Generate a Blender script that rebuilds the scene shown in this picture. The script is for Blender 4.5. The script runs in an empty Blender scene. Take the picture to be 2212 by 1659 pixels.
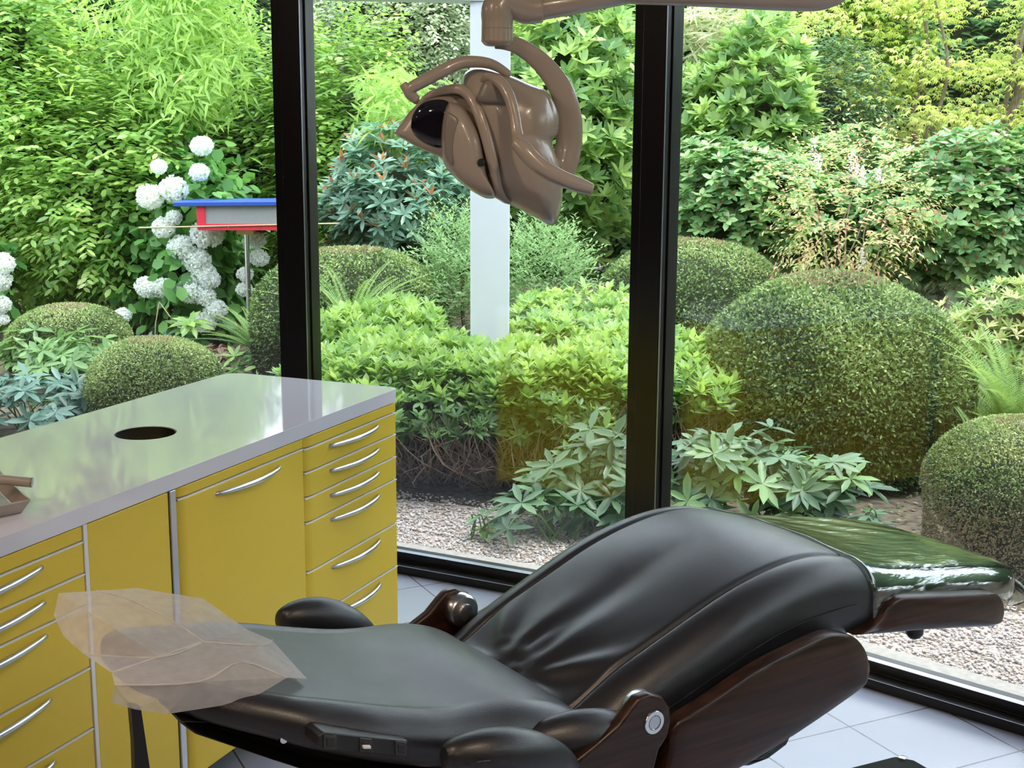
import bpy, bmesh, math, random
import numpy as np
from mathutils import Vector, Matrix
random.seed(7); RNG = np.random.default_rng(7)
PI = math.pi
sc = bpy.context.scene
COL = sc.collection

# ------------------------------------------------------------------ camera
FPX = 2936.0; PITCH = 0.1937; ROLL = 0.00473; EYE = 1.668
FW = Vector((0, math.cos(PITCH), -math.sin(PITCH)))
UP0 = Vector((0, math.sin(PITCH), math.cos(PITCH))); RT0 = Vector((1, 0, 0))
RT = RT0*math.cos(ROLL) + UP0*math.sin(ROLL); UP = -RT0*math.sin(ROLL) + UP0*math.cos(ROLL)
ORG = Vector((0, 0, EYE))
cam = bpy.data.cameras.new('camera'); cam.sensor_width = 36; cam.lens = FPX/2212*36; cam.clip_end = 200; cam.clip_start = .05
cam_o = bpy.data.objects.new('camera', cam); COL.objects.link(cam_o)
M = Matrix((RT, UP, -FW)).transposed().to_4x4(); M.translation = ORG
cam_o.matrix_world = M
sc.camera = cam_o

# ------------------------------------------------------------------ view, sky, sun
sc.view_settings.view_transform = 'Standard'; sc.view_settings.look = 'None'
sc.view_settings.gamma = 1; sc.view_settings.use_curve_mapping = False
sc.view_settings.exposure = 0.72
sc.cycles.use_denoising = True
sc.cycles.max_bounces = 8; sc.cycles.transparent_max_bounces = 16
sc.cycles.diffuse_bounces = 4; sc.cycles.glossy_bounces = 4
sc.cycles.caustics_reflective = False; sc.cycles.caustics_refractive = False
sc.cycles.sample_clamp_indirect = 6
w = bpy.data.worlds.new('sky'); sc.world = w; w.use_nodes = True
bg = w.node_tree.nodes['Background']; bg.inputs[0].default_value = (.83, .87, 1.0, 1); bg.inputs[1].default_value = 3.3
sun = bpy.data.lights.new('sun', 'SUN'); sun.energy = 2.2; sun.angle = math.radians(18); sun.color = (1, .97, .88)
so = bpy.data.objects.new('sun', sun); COL.objects.link(so); so.rotation_euler = Vector((.35, -.05, .93)).to_track_quat('Z', 'Y').to_euler()

# ------------------------------------------------------------------ pixel <-> place
def ray(x, y):
    return (FW*FPX + RT*(x-1106) - UP*(y-829.5)).normalized()
def atz(x, y, z):
    d = ray(x, y); return ORG + d*((z-EYE)/d.z)
def at(x, y, Y):
    d = ray(x, y); return ORG + d*(Y/d.y)
def onplane(x, y, P, n):
    d = ray(x, y); return ORG + d*((P-ORG).dot(n)/d.dot(n))

# ------------------------------------------------------------------ materials
def new_mat(name):
    m = bpy.data.materials.new(name); m.use_nodes = True
    nt = m.node_tree; return m, nt, nt.nodes['Principled BSDF'], nt.nodes['Material Output']
def node(nt, t, **k):
    n = nt.nodes.new('ShaderNode'+t)
    for a, b in k.items(): setattr(n, a, b)
    return n
def ramp(nt, cols, fac=None, interp='LINEAR'):
    r = node(nt, 'ValToRGB'); r.color_ramp.interpolation = interp
    e = r.color_ramp.elements
    while len(e) < len(cols): e.new(.5)
    for i, c in enumerate(cols):
        if len(c) == 4: e[i].position = c[3]
        else: e[i].position = i/max(1, len(cols)-1)
        e[i].color = (*c[:3], 1)
    if fac is not None: nt.links.new(fac, r.inputs[0])
    return r
def plain(name, col, rough=.5, metal=0, spec=.5, coat=0, noise=0, nscale=30, bump=0, bscale=200):
    m, nt, b, o = new_mat(name)
    b.inputs['Base Color'].default_value = (*col, 1); b.inputs['Roughness'].default_value = rough
    b.inputs['Metallic'].default_value = metal; b.inputs['Specular IOR Level'].default_value = spec
    b.inputs['Coat Weight'].default_value = coat; b.inputs['Coat Roughness'].default_value = .05
    tc = node(nt, 'TexCoord')
    if noise:
        n = node(nt, 'TexNoise'); n.inputs['Scale'].default_value = nscale; n.inputs['Detail'].default_value = 4
        nt.links.new(tc.outputs['Object'], n.inputs['Vector'])
        r = ramp(nt, [(*[c*(1-noise) for c in col], .3), (*[min(1, c*(1+noise)) for c in col], .7)], n.outputs[0])
        nt.links.new(r.outputs[0], b.inputs['Base Color'])
    if bump:
        n = node(nt, 'TexNoise'); n.inputs['Scale'].default_value = bscale
        nt.links.new(tc.outputs['Object'], n.inputs['Vector'])
        bp = node(nt, 'Bump'); bp.inputs['Strength'].default_value = bump; bp.inputs['Distance'].default_value = .002
        nt.links.new(n.outputs[0], bp.inputs['Height']); nt.links.new(bp.outputs[0], b.inputs['Normal'])
    return m
def leaf_mat(name, cols, rough=.42, transl=.3, spec=.45):
    gr = [.3*c[0]+.6*c[1]+.1*c[2] for c in cols]
    cols = [tuple(min(.85, (q*.80+g_*.20)*1.12) for q in c) for c, g_ in zip(cols, gr)] if transl >= .2 and 'flower' not in name else cols; transl = min(.45, transl*1.3)
    m, nt, b, o = new_mat(name)
    a = node(nt, 'Attribute'); a.attribute_name = 'rnd'
    r = ramp(nt, cols, a.outputs['Fac'])
    nt.links.new(r.outputs[0], b.inputs['Base Color']); b.inputs['Roughness'].default_value = rough
    b.inputs['Specular IOR Level'].default_value = spec
    t = node(nt, 'BsdfTranslucent'); hs = node(nt, 'HueSaturation'); hs.inputs['Hue'].default_value = .485
    hs.inputs['Value'].default_value = 1.5; hs.inputs['Saturation'].default_value = 1.1
    nt.links.new(r.outputs[0], hs.inputs['Color']); nt.links.new(hs.outputs[0], t.inputs[0])
    mx = node(nt, 'MixShader'); mx.inputs[0].default_value = transl
    nt.links.new(b.outputs[0], mx.inputs[1]); nt.links.new(t.outputs[0], mx.inputs[2]); nt.links.new(mx.outputs[0], o.inputs[0])
    return m
def wood_mat(name, c1, c2, rough=.3, axis='X'):
    m, nt, b, o = new_mat(name)
    tc = node(nt, 'TexCoord'); mp = node(nt, 'Mapping')
    mp.inputs['Scale'].default_value = (3, 40, 60) if axis == 'X' else (60, 60, 4)
    nt.links.new(tc.outputs['Object'], mp.inputs[0]); n = node(nt, 'TexNoise'); n.inputs['Scale'].default_value = 1.5; n.inputs['Detail'].default_value = 5
    nt.links.new(mp.outputs[0], n.inputs['Vector']); r = ramp(nt, [(*c1, .35), (*c2, .65)], n.outputs[0])
    nt.links.new(r.outputs[0], b.inputs['Base Color']); b.inputs['Roughness'].default_value = rough
    b.inputs['Coat Weight'].default_value = .08; b.inputs['Coat Roughness'].default_value = .2; b.inputs['Specular IOR Level'].default_value = .35
    return m
def glass_mat(name, tint=(.97, .99, .98), base=.04, rough=0.0, edge=1.0):
    # clear pane: what is behind it plus a Schlick reflection, the same for every kind of ray
    m, nt, b, o = new_mat(name); nt.nodes.remove(b)
    lw = node(nt, 'LayerWeight'); lw.inputs[0].default_value = .5
    p = node(nt, 'Math', operation='POWER'); p.inputs[1].default_value = 5; nt.links.new(lw.outputs['Facing'], p.inputs[0])
    q = node(nt, 'Math', operation='MULTIPLY_ADD'); q.inputs[1].default_value = (1-base)*edge; q.inputs[2].default_value = base
    nt.links.new(p.outputs[0], q.inputs[0])
    tr = node(nt, 'BsdfTransparent'); tr.inputs[0].default_value = (*tint, 1)
    gl = node(nt, 'BsdfGlossy'); gl.inputs['Roughness'].default_value = rough
    mx = node(nt, 'MixShader'); nt.links.new(q.outputs[0], mx.inputs[0]); nt.links.new(tr.outputs[0], mx.inputs[1]); nt.links.new(gl.outputs[0], mx.inputs[2])
    nt.links.new(mx.outputs[0], o.inputs[0]); return m

MT = {}
MT['yellow'] = plain('yellow_lacquer', (.74, .53, .05), .32, spec=.4)
MT['white_edge'] = plain('white_edge', (.75, .75, .72), .35)
MT['quartz'] = plain('counter_white', (.68, .66, .71), .05, spec=.45)
MT['chrome'] = plain('brushed_steel', (.62, .62, .64), .28, metal=1)
MT['bright'] = plain('polished_steel', (.8, .8, .8), .15, metal=1)
MT['black'] = plain('black_plastic', (.012, .012, .012), .4)
MT['frame'] = plain('black_frame', (.006, .006, .007), .3, spec=.4)
MT['alu'] = plain('frame_edge', (.42, .46, .56), .3, metal=1)
MT['white'] = plain('white_paint', (.80, .82, .90), .5, noise=.02, nscale=8)
MT['ceil'] = plain('ceiling_paint', (.36, .34, .36), .8)
MT['wall'] = plain('wall_panelling', (.16, .12, .09), .7)
MT['cream'] = plain('cream_plastic', (.38, .33, .28), .25, coat=.3)
MT['greyband'] = plain('grey_plastic', (.22, .20, .18), .35)
MT['darkgrey'] = plain('dark_grey_plastic', (.03, .03, .03), .4)
MT['wood'] = wood_mat('rosewood', (.012, .005, .003), (.040, .016, .009), .33)
MT['twig'] = plain('twig', (.34, .25, .20), .8, noise=.4, nscale=20)
MT['bark'] = plain('bark', (.22, .17, .12), .85, noise=.4, nscale=15, bump=.6, bscale=40)
MT['kerb'] = plain('concrete', (.33, .30, .28), .85, noise=.15, nscale=40)
MT['pane'] = glass_mat('window_glass')
MT['film'] = glass_mat('clear_film', (.86, .90, .89), .19, .07)
_nt = MT['film'].node_tree; _tc = node(_nt, 'TexCoord'); _mp = node(_nt, 'Mapping'); _mp.inputs['Scale'].default_value = (2.5, 16, 16); _n = node(_nt, 'TexNoise'); _n.inputs['Scale'].default_value = 3; _n.inputs['Detail'].default_value = 3
_b = node(_nt, 'Bump'); _b.inputs['Strength'].default_value = .5; _b.inputs['Distance'].default_value = .006
_nt.links.new(_tc.outputs['Object'], _mp.inputs[0]); _nt.links.new(_mp.outputs[0], _n.inputs['Vector']); _nt.links.new(_n.outputs[0], _b.inputs['Height'])
_nt.links.new(_b.outputs[0], [q for q in _nt.nodes if q.type == 'BSDF_GLOSSY'][0].inputs['Normal'])
MT['black_glass'] = plain('dark_glass', (.005, .005, .012), .03, spec=.8, coat=1)
MT['stalk'] = plain('green_stalk', (.10, .18, .05), .5)
MT['rod'] = plain('bamboo_rod', (.55, .45, .25), .5)

def tile_mat():
    m, nt, b, o = new_mat('floor_tile')
    tc = node(nt, 'TexCoord'); mp = node(nt, 'Mapping')
    nt.links.new(tc.outputs['Object'], mp.inputs[0])
    br = node(nt, 'TexBrick'); br.offset = 0; br.inputs['Scale'].default_value = 1
    br.inputs['Brick Width'].default_value = .318; br.inputs['Row Height'].default_value = .318; br.inputs['Mortar Size'].default_value = .0028
    br.inputs['Mortar Smooth'].default_value = .2
    br.inputs['Color1'].default_value = (.28, .30, .39, 1); br.inputs['Color2'].default_value = (.30, .32, .41, 1); br.inputs['Mortar'].default_value = (.08, .075, .085, 1)
    nt.links.new(mp.outputs[0], br.inputs[0]); nt.links.new(br.outputs['Color'], b.inputs['Base Color'])
    b.inputs['Roughness'].default_value = .24; b.inputs['Specular IOR Level'].default_value = .7
    bp = node(nt, 'Bump'); bp.inputs['Strength'].default_value = .4; bp.inputs['Distance'].default_value = -.002
    nt.links.new(br.outputs['Fac'], bp.inputs['Height']); nt.links.new(bp.outputs[0], b.inputs['Normal'])
    return m
MT['tile'] = tile_mat()
def leather_mat():
    m, nt, b, o = new_mat('black_leather')
    tc = node(nt, 'TexCoord'); v = node(nt, 'TexVoronoi'); v.inputs['Scale'].default_value = 420
    n = node(nt, 'TexNoise'); n.inputs['Scale'].default_value = 9; n.inputs['Detail'].default_value = 3
    nt.links.new(tc.outputs['Object'], v.inputs['Vector']); nt.links.new(tc.outputs['Object'], n.inputs['Vector'])
    b.inputs['Base Color'].default_value = (.011, .012, .016, 1); b.inputs['Roughness'].default_value = .36
    b.inputs['Specular IOR Level'].default_value = .62
    r = node(nt, 'MapRange'); r.inputs[3].default_value = .33; r.inputs[4].default_value = .46; nt.links.new(n.outputs[0], r.inputs[0]); nt.links.new(r.outputs[0], b.inputs['Roughness'])
    b1 = node(nt, 'Bump'); b1.inputs['Strength'].default_value = .12; b1.inputs['Distance'].default_value = .001; nt.links.new(v.outputs[0], b1.inputs['Height'])
    b2 = node(nt, 'Bump'); b2.inputs['Strength'].default_value = .15; b2.inputs['Distance'].default_value = .004; nt.links.new(n.outputs[0], b2.inputs['Height'])
    nt.links.new(b1.outputs[0], b2.inputs['Normal']); nt.links.new(b2.outputs[0], b.inputs['Normal'])
    return m
MT['leather'] = leather_mat()
def paper_mat():
    m, nt, b, o = new_mat('nonwoven_paper')
    tc = node(nt, 'TexCoord'); n = node(nt, 'TexNoise'); n.inputs['Scale'].default_value = 60; n.inputs['Detail'].default_value = 6
    nt.links.new(tc.outputs['Object'], n.inputs['Vector'])
    r = ramp(nt, [(.66, .63, .62, .3), (.84, .81, .79, .7)], n.outputs[0]); nt.links.new(r.outputs[0], b.inputs['Base Color'])
    b.inputs['Roughness'].default_value = .9; b.inputs['Specular IOR Level'].default_value = .1
    t = node(nt, 'BsdfTranslucent'); t.inputs[0].default_value = (.78, .74, .70, 1)
    m1 = node(nt, 'MixShader'); m1.inputs[0].default_value = .4; nt.links.new(b.outputs[0], m1.inputs[1]); nt.links.new(t.outputs[0], m1.inputs[2])
    tr = node(nt, 'BsdfTransparent'); m2 = node(nt, 'MixShader'); m2.inputs[0].default_value = .34
    nt.links.new(m1.outputs[0], m2.inputs[1]); nt.links.new(tr.outputs[0], m2.inputs[2]); nt.links.new(m2.outputs[0], o.inputs[0])
    return m
MT['paper'] = paper_mat()
MT['gravelbed'] = plain('gravel_bed', (.40, .33, .30), .9, noise=.5, nscale=60, bump=1, bscale=90)
MT['soil'] = plain('soil', (.10, .075, .05), .95, noise=.6, nscale=25, bump=1, bscale=60)
MT['stone'] = leaf_mat('pebbles', [(.22, .20, .20), (.55, .42, .36), (.62, .58, .55), (.45, .33, .26), (.78, .75, .74), (.40, .40, .44), (.60, .48, .44)], .7, 0.0)

# ------------------------------------------------------------------ objects
def mark(o, label=None, cat=None, group=None, kind=None):
    if label: o['label'] = label
    if cat: o['category'] = cat
    if group: o['group'] = group
    if kind: o['kind'] = kind
    return o
def link(name, me, mat=None, parent=None, loc=None):
    o = bpy.data.objects.new(name, me); COL.objects.link(o)
    if mat is not None and me is not None:
        for m in (mat if isinstance(mat, (list, tuple)) else [mat]): me.materials.append(m)
    if loc is not None: o.location = loc
    if parent is not None:
        o.parent = parent
        o.matrix_parent_inverse = Matrix.Identity(4)
    return o
def thing(name, label, cat, loc=(0, 0, 0), rz=0, group=None, basis=None):
    o = bpy.data.objects.new(name, None); COL.objects.link(o); o.empty_display_size = .1
    if basis is not None: o.matrix_world = basis
    else: o.location = loc; o.rotation_euler = (0, 0, rz)
    return mark(o, label, cat, group)
def shade(me, ang=None):
    for p in me.polygons: p.use_smooth = True
    if ang is not None:
        try: me.set_sharp_from_angle(angle=math.radians(ang))
        except Exception: pass
def pymesh(name, V, F, smooth=False, ang=None):
    me = bpy.data.meshes.new(name); me.from_pydata([tuple(v) for v in V], [], F); me.update()
    bm = bmesh.new(); bm.from_mesh(me); bmesh.ops.recalc_face_normals(bm, faces=bm.faces); bm.to_mesh(me); bm.free()
    if smooth: shade(me, ang)
    return me
def bev(o, w=.003, seg=2, ang=30):
    m = o.modifiers.new('b', 'BEVEL'); m.width = w; m.segments = seg; m.limit_method = 'ANGLE'; m.angle_limit = math.radians(ang)
    return o
def sub(o, n=1):
    m = o.modifiers.new('s', 'SUBSURF'); m.levels = n; m.render_levels = n; return o
def box(name, x0, x1, y0, y1, z0, z1, mat, parent=None, bevel=.002, fn=None):
    V = [(x, y, z) for z in (z0, z1) for (x, y) in ((x0, y0), (x1, y0), (x1, y1), (x0, y1))]
    if fn: V = [fn(*v) for v in V]
    F = [(0, 3, 2, 1), (4, 5, 6, 7), (0, 1, 5, 4), (1, 2, 6, 5), (2, 3, 7, 6), (3, 0, 4, 7)]
    o = link(name, pymesh(name, V, F), mat, parent)
    if bevel: bev(o, bevel)
    return o
def prism(name, pts, y0, y1, mat, parent=None, bevel=.003, seg=3, conv=None):
    # pts (a, c) outline; extruded along b from y0 to y1; conv(a, b, c) -> place
    n = len(pts); conv = conv or (lambda a, b, c: (a, b, c))
    V = [conv(a, y0, c) for a, c in pts] + [conv(a, y1, c) for a, c in pts]
    F = [tuple(range(n)), tuple(range(2*n-1, n-1, -1))] + [(i, (i+1) % n, n+(i+1) % n, n+i) for i in range(n)]
    o = link(name, pymesh(name, V, F), mat, parent)
    if bevel: bev(o, bevel, seg); shade(o.data, 35)
    return o
def tube(name, P, R, mat, parent=None, seg=10, cap=True, flat=1.0, side=None):
    # sweep along points P with radii R; 'side' fixes the first cross axis, 'flat' scales the other one
    P = [Vector(p) for p in P]; n = len(P)
    if not isinstance(R, (list, tuple)): R = [R]*n
    fl = flat if isinstance(flat, (list, tuple)) else [flat]*n
    V, F = [], []; prev = None
    for i in range(n):
        t = (P[min(i+1, n-1)] - P[max(i-1, 0)]).normalized()
        if side is not None: b = Vector(side); b = (b - t*b.dot(t)).normalized(); a = b.cross(t)
        else:
            if prev is None: prev = t.orthogonal()
            a = (prev - t*prev.dot(t)).normalized(); prev = a; b = t.cross(a)
        for k in range(seg):
            q = 2*PI*k/seg; V.append(P[i] + a*(math.cos(q)*R[i]) + b*(math.sin(q)*R[i]*fl[i]))
    for i in range(n-1):
        for k in range(seg):
            F.append((i*seg+k, i*seg+(k+1) % seg, (i+1)*seg+(k+1) % seg, (i+1)*seg+k))
    if cap: F += [tuple(range(seg))[::-1], tuple((n-1)*seg+k for k in range(seg))]
    return link(name, pymesh(name, V, F, True, 60), mat, parent)
def smoothpts(P, k=6):
    P = [Vector(p) for p in P]; out = []
    for i in range(len(P)-1):
        p0, p1, p2, p3 = P[max(i-1, 0)], P[i], P[i+1], P[min(i+2, len(P)-1)]
        for j in range(k):
            t = j/k; out.append(.5*((2*p1)+(p2-p0)*t+(2*p0-5*p1+4*p2-p3)*t*t+(3*p1-p0-3*p2+p3)*t**3))
    out.append(P[-1]); return out
def lathe(name, prof, mat, parent=None, axis='Z', loc=(0, 0, 0), seg=28, conv=None):
    V, F = [], []; n = len(prof)
    for k in range(seg):
        q = 2*PI*k/seg; c, s = math.cos(q), math.sin(q)
        for r, z in prof:
            p = (r*c, r*s, z) if axis == 'Z' else ((r*c, z, r*s) if axis == 'Y' else (z, r*c, r*s))
            p = (p[0]+loc[0], p[1]+loc[1], p[2]+loc[2]); V.append(conv(*p) if conv else p)
    for k in range(seg):
        for i in range(n-1):
            F.append((k*n+i, ((k+1) % seg)*n+i, ((k+1) % seg)*n+i+1, k*n+i+1))
    F += [tuple(k*n for k in range(seg)), tuple(k*n+n-1 for k in range(seg))]
    me = pymesh(name, V, F, True, 40); return link(name, me, mat, parent)
def interp(x, xs, ys): return float(np.interp(x, xs, ys))

# ------------------------------------------------------------------ the round glass room
# 24 bays of 1.45 m; corner[0] is the left post in view, corner[1] the right one
BAY = 1.428; AZ0 = math.radians(-62.7)
corner = {}
p = Vector((.468, 4.455, 0)); corner[1] = p.copy()
q = p.copy()
for i in range(0, -3, -1):
    a = AZ0 + math.radians(15)*(i)      # direction of bay i (between corner i and i+1), going left
    q = q + Vector((math.sin(a), math.cos(a), 0))*BAY; corner[i] = q.copy()
q = p.copy()
for i in range(1, 21):
    a = AZ0 + math.radians(15)*i
    q = q - Vector((math.sin(a), math.cos(a), 0))*BAY; corner[i+1] = q.copy()
CEN = sum((corner[i] for i in range(-2, 22)), Vector())/24
def outdir(v): return (Vector((v.x, v.y, 0)) - CEN).normalized()
ROOF = 2.62
def ring_poly(off, ids=range(-2, 22)): return [corner[i] + outdir(corner[i])*off for i in ids]
# floor and ceiling
def disc(name, z0, z1, off, mat, rot=0):
    P = ring_poly(off); n = len(P); R = Matrix.Rotation(-rot, 3, 'Z')
    V = [R @ Vector((p.x, p.y, z0)) for p in P] + [R @ Vector((p.x, p.y, z1)) for p in P]
    F = [tuple(range(n)), tuple(range(2*n-1, n-1, -1))] + [(i, (i+1) % n, n+(i+1) % n, n+i) for i in range(n)]
    o = link(name, pymesh(name, V, F), mat); o.rotation_euler = (0, 0, rot); return mark(o, kind='structure')
fl = disc('floor', -.12, 0, .04, MT['tile'], math.radians(26.2))
T1 = Matrix.Rotation(-math.radians(26.2), 3, 'Z') @ atz(1835.2, 1569.5, 0)
for nd in MT['tile'].node_tree.nodes:
    if nd.type == 'MAPPING': nd.inputs['Location'].default_value = (-(T1.x % .318) + .318*40, -(T1.y % .318) + .318*40, 0)
disc('ceiling', ROOF, ROOF+.2, .12, MT['ceil'])
def bay_conv(i):
    A, B = corner[i], corner[i+1]; t = (B-A).normalized(); n = Vector((t.y, -t.x, 0))
    if n.dot(outdir((A+B)/2)) < 0: n = -n
    return A, (B-A).length, t, n
WIN = list(range(-2, 5))
for k, i in enumerate(WIN):
    A, L, t, n = bay_conv(i)
    cv = lambda a, b, c, A=A, t=t, n=n: tuple(A + t*a + n*b + Vector((0, 0, c)))
    r = thing('window_%d' % (k+1), None, None); mark(r, kind='structure')
    g = .055
    # bottom rail with its steps (b = outwards)
    prof = [(-.075, 0), (-.075, .030), (-.030, .034), (-.030, .066), (.035, .066), (.035, -.02), (-.075, -.02)]
    def rail(nm, pr, mat, x0=g-.02, x1=L-g+.02):
        V = [cv(x, b, c) for x in (x0, x1) for b, c in pr]; m_ = len(pr)
        F = [tuple(range(m_)), tuple(range(2*m_-1, m_-1, -1))] + [(j, (j+1) % m_, m_+(j+1) % m_, m_+j) for j in range(m_)]
        return bev(link(nm, pymesh(nm, V, F), mat, r), .002, 2)
    rail('bottom_rail', prof, MT['frame'])
    rail('top_rail', [(-.05, ROOF-.10), (-.05, ROOF), (.05, ROOF), (.05, ROOF-.10)], MT['frame'])
    rail('rail_sky_sheen', [(-.029, .066), (-.029, .069), (-.003, .069), (-.003, .066)], MT['alu'])  # bluish strip standing in for the sky reflected on the rail top
    rail('step_highlight', [(-.0752, .0300), (-.0752, .0312), (-.0735, .0315), (-.0735, .0300)], MT['alu'])  # thin pale strip imitating the highlight along the step edge
    for nm, b0 in (('inner_pane', 0.0), ('outer_pane', .018)):
        box(nm, g-.01, L-g+.01, b0, b0+.005, .06, ROOF-.09, MT['pane'], r, 0, fn=cv)
def post(i, k):
    P = corner[i]; o_ = outdir(P); t = Vector((o_.y, -o_.x, 0))
    cv = lambda a, b, c: tuple(P + t*a + o_*b + Vector((0, 0, c)))
    r = thing('trim_%d' % k, None, None); mark(r, kind='structure')
    box('post', -.025, .060, -.070, .04, 0, ROOF, MT['frame'], r, .003, fn=cv)
    box('post_face', -.060, -.022, -.062, .036, 0, ROOF, MT['frame'], r, .003, fn=cv)
    for s in (-.065, .0595): box('glazing_bead', min(s, s+.006), max(s, s+.006), -.035, .03, .03, ROOF-.02, MT['frame'], r, .001, fn=cv)
    box('bead_edge', .0595, .0615, -.0720, -.0675, .0, ROOF-.01, MT['alu'], r, 0, fn=cv)
for k, i in enumerate(range(-2, 6)): post(i, k+1)
# solid wall behind the camera
Pw = [corner[i] for i in list(range(5, 22)) + [-2]]
V, F = [], []
for P in Pw:
    o_ = outdir(P)
    for b, z in ((0, 0), (.12, 0), (.12, ROOF), (0, ROOF)): V.append(P + o_*b + Vector((0, 0, z)))
for j in range(len(Pw)-1):
    for k in range(4): F.append((j*4+k, j*4+(k+1) % 4, j*4+4+(k+1) % 4, j*4+4+k))
F += [(0, 1, 2, 3), tuple(len(V)-4+k for k in range(4))]
mark(link('wall_back', pymesh('wall_back', V, F), MT['wall']), kind='structure')
# ceiling downlights (warm), part of the room, above and behind the camera
for k, (x, y) in enumerate([(-1.4, 1.0), (.6, .7), (1.6, -.9), (-.6, -1.2), (-2.6, -.4), (-3.4, 2.0)]):
    d = thing('ceiling_downlight', ['warm round downlight in the ceiling above the counter run', 'warm round downlight in the ceiling above the chair', 'warm round downlight in the ceiling by the right windows', 'warm round downlight in the ceiling behind the viewer', 'warm round downlight in the ceiling by the back wall', 'warm round downlight in the ceiling beyond the counter'][k], 'light', (x, y, ROOF-.006), group='round downlights in the ceiling')
    lathe('rim', [(.075, 0), (.095, 0), (.095, -.006), (.075, -.006)], MT['white'], d)
    lm = bpy.data.lights.new('bulb', 'AREA'); lm.shape = 'DISK'; lm.size = .10; lm.energy = 11; lm.color = (1, .76, .54)
    lo = bpy.data.objects.new('bulb', lm); COL.objects.link(lo); lo.parent = d; lo.location = (0, 0, -.012)

# ------------------------------------------------------------------ outside ground
def annulus(name, offs, z0, z1, mat, wob=0):
    ids = list(range(-2, 22)); V, F = [], []; n = len(ids)*6
    for r_i, off in enumerate(offs):
        for j in range(n):
            i = ids[j//6]; f = (j % 6)/6; P = corner[i]*(1-f) + corner[ids[(j//6+1) % len(ids)]]*f
            o2 = off + (random.uniform(-wob, wob) if r_i == len(offs)-1 else 0)
            P = P + outdir(P)*o2; V.append((P.x, P.y, z1))
    for r_i in range(len(offs)-1):
        for j in range(n): F.append((r_i*n+j, r_i*n+(j+1) % n, (r_i+1)*n+(j+1) % n, (r_i+1)*n+j))
    m_ = len(offs); V += [(x, y, z0) for x, y, z in V]; o3 = m_*n
    F += [tuple(o3+q_ for q_ in f[::-1]) for f in F]
    for r_i in (0, m_-1):
        for j in range(n): F.append((r_i*n+j, r_i*n+(j+1) % n, o3+r_i*n+(j+1) % n, o3+r_i*n+j))
    return mark(link(name, pymesh(name, V, F), mat), kind='structure')
annulus('kerb', [.04, .255], -.1, .0, MT['kerb'], .0)
annulus('ground', [.25, 1.0, 26], -.25, -.03, MT['soil'])
gb = annulus('gravel_path', [.25, .5, .85], -.03, -.014, MT['gravelbed'], .05)

# ------------------------------------------------------------------ counter run
CA = atz(843, 867, .84); CA.z = 0
CD = Vector((-.396, -.918, 0)).normalized(); CB = Vector((-.918, .396, 0)).normalized()
if CB.dot(CD) != 0: CB = Vector((CD.y, -CD.x, 0)); CB = CB if CB.x < 0 else -CB
CBASIS = Matrix((CD, CB, Vector((0, 0, 1)))).transposed().to_4x4()
def cunit(name, label, cat, t0, group=None):
    m = CBASIS.copy(); m.translation = CA + CD*t0; return thing(name, label, cat, basis=m, group=group)
def handle(parent, x0, x1, z, sag=.0):
    pts = []
    for i in range(17):
        f = i/16; a = x0 + (x1-x0)*f; out = math.sin(PI*f)**.8*.024
        pts.append((a, -.021-out, z))
    pts = [(x0, -.018, z)] + pts + [(x1, -.018, z)]
    return tube('handle', pts, [.0048]+[.0048+.0022*math.sin(PI*i/16) for i in range(17)]+[.0048], MT['chrome'], parent, 10)
def front(nm, x0, x1, z0, z1, parent, edge=True, wrap=True):
    # lacquered front with a soft roll at its left (far) edge and a pale top edge
    pr = [(x0+.0015, .0), (x0+.0015, -.018), (x1-.035, -.0205), (x1-.018, -.018), (x1-.006, -.011), (x1-.0015, -.003), (x1-.0015, 0)]
    o = prism(nm, [(a, b) for a, b in pr], z0+.0025, z1-.0035, MT['yellow'], parent, .0015, 2, conv=lambda a, b, c: (a, c, b))
    if edge: box('top_edge', x0+.0015, x1-.004, -.0195, -.002, z1-.0035, z1-.0002, MT['white_edge'], o, 0)
    return o
def carcass(r, w_, z0=.12, z1=.84, dep=.555):
    box('body', 0, w_, .0005, dep, z0, z1, MT['yellow'], r, .001)
    for a in (.06, w_-.06):
        for b in (.08, dep-.06):
            lathe('foot', [(.022, 0), (.024, .012), (.016, .02), (.016, z0-.001)], MT['black'], r, loc=(a, b, 0), seg=14)
def drawers(r, x1, lines, h0, h1, ends=None):
    for i in range(len(lines)-1):
        z1, z0 = lines[i], lines[i+1]
        d = front('drawer', 0, x1, z0, z1, r)
        handle(d, h0, h1, z1-.022 if i else z1-.018)
r = cunit('drawer_cabinet', 'yellow drawer cabinet with six silver handles at the window end of the counter', 'drawer cabinet', 0)
carcass(r, .513); front('fascia', 0, .513, .8095, .842, r, False)
drawers(r, .513, [.8095, .744, .675, .606, .469, .334, .122], .113, .383)
r = cunit('door_cabinet', 'yellow cabinet with one tall pull-out door and a single silver handle', 'cabinet', .514)
carcass(r, .540); front('fascia', 0, .538, .813, .842, r, False)
d = front('door', 0, .536, .122, .813, r); handle(d, .115, .388, .790)
r = cunit('panel_cabinet', 'plain yellow cabinet without handles between two pale vertical strips', 'cabinet', 1.0545)
carcass(r, .306)
box('steel_strip', .0005, .022, -.022, -.0005, .12, .84, MT['chrome'], r, .002)
box('door', .024, .292, -.018, -.0005, .122, .838, MT['yellow'], r, .002)
box('pale_strip', .294, .3055, -.020, -.0005, .12, .84, MT['white_edge'], r, .001)
r = cunit('drawer_cabinet', 'yellow drawer cabinet nearest the viewer, cut off by the left picture edge', 'drawer cabinet', 1.361)
carcass(r, .60); front('fascia', 0, .60, .806, .842, r, False)
drawers(r, .60, [.806, .737, .667, .530, .394, .257, .122], .125, .46)
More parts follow.
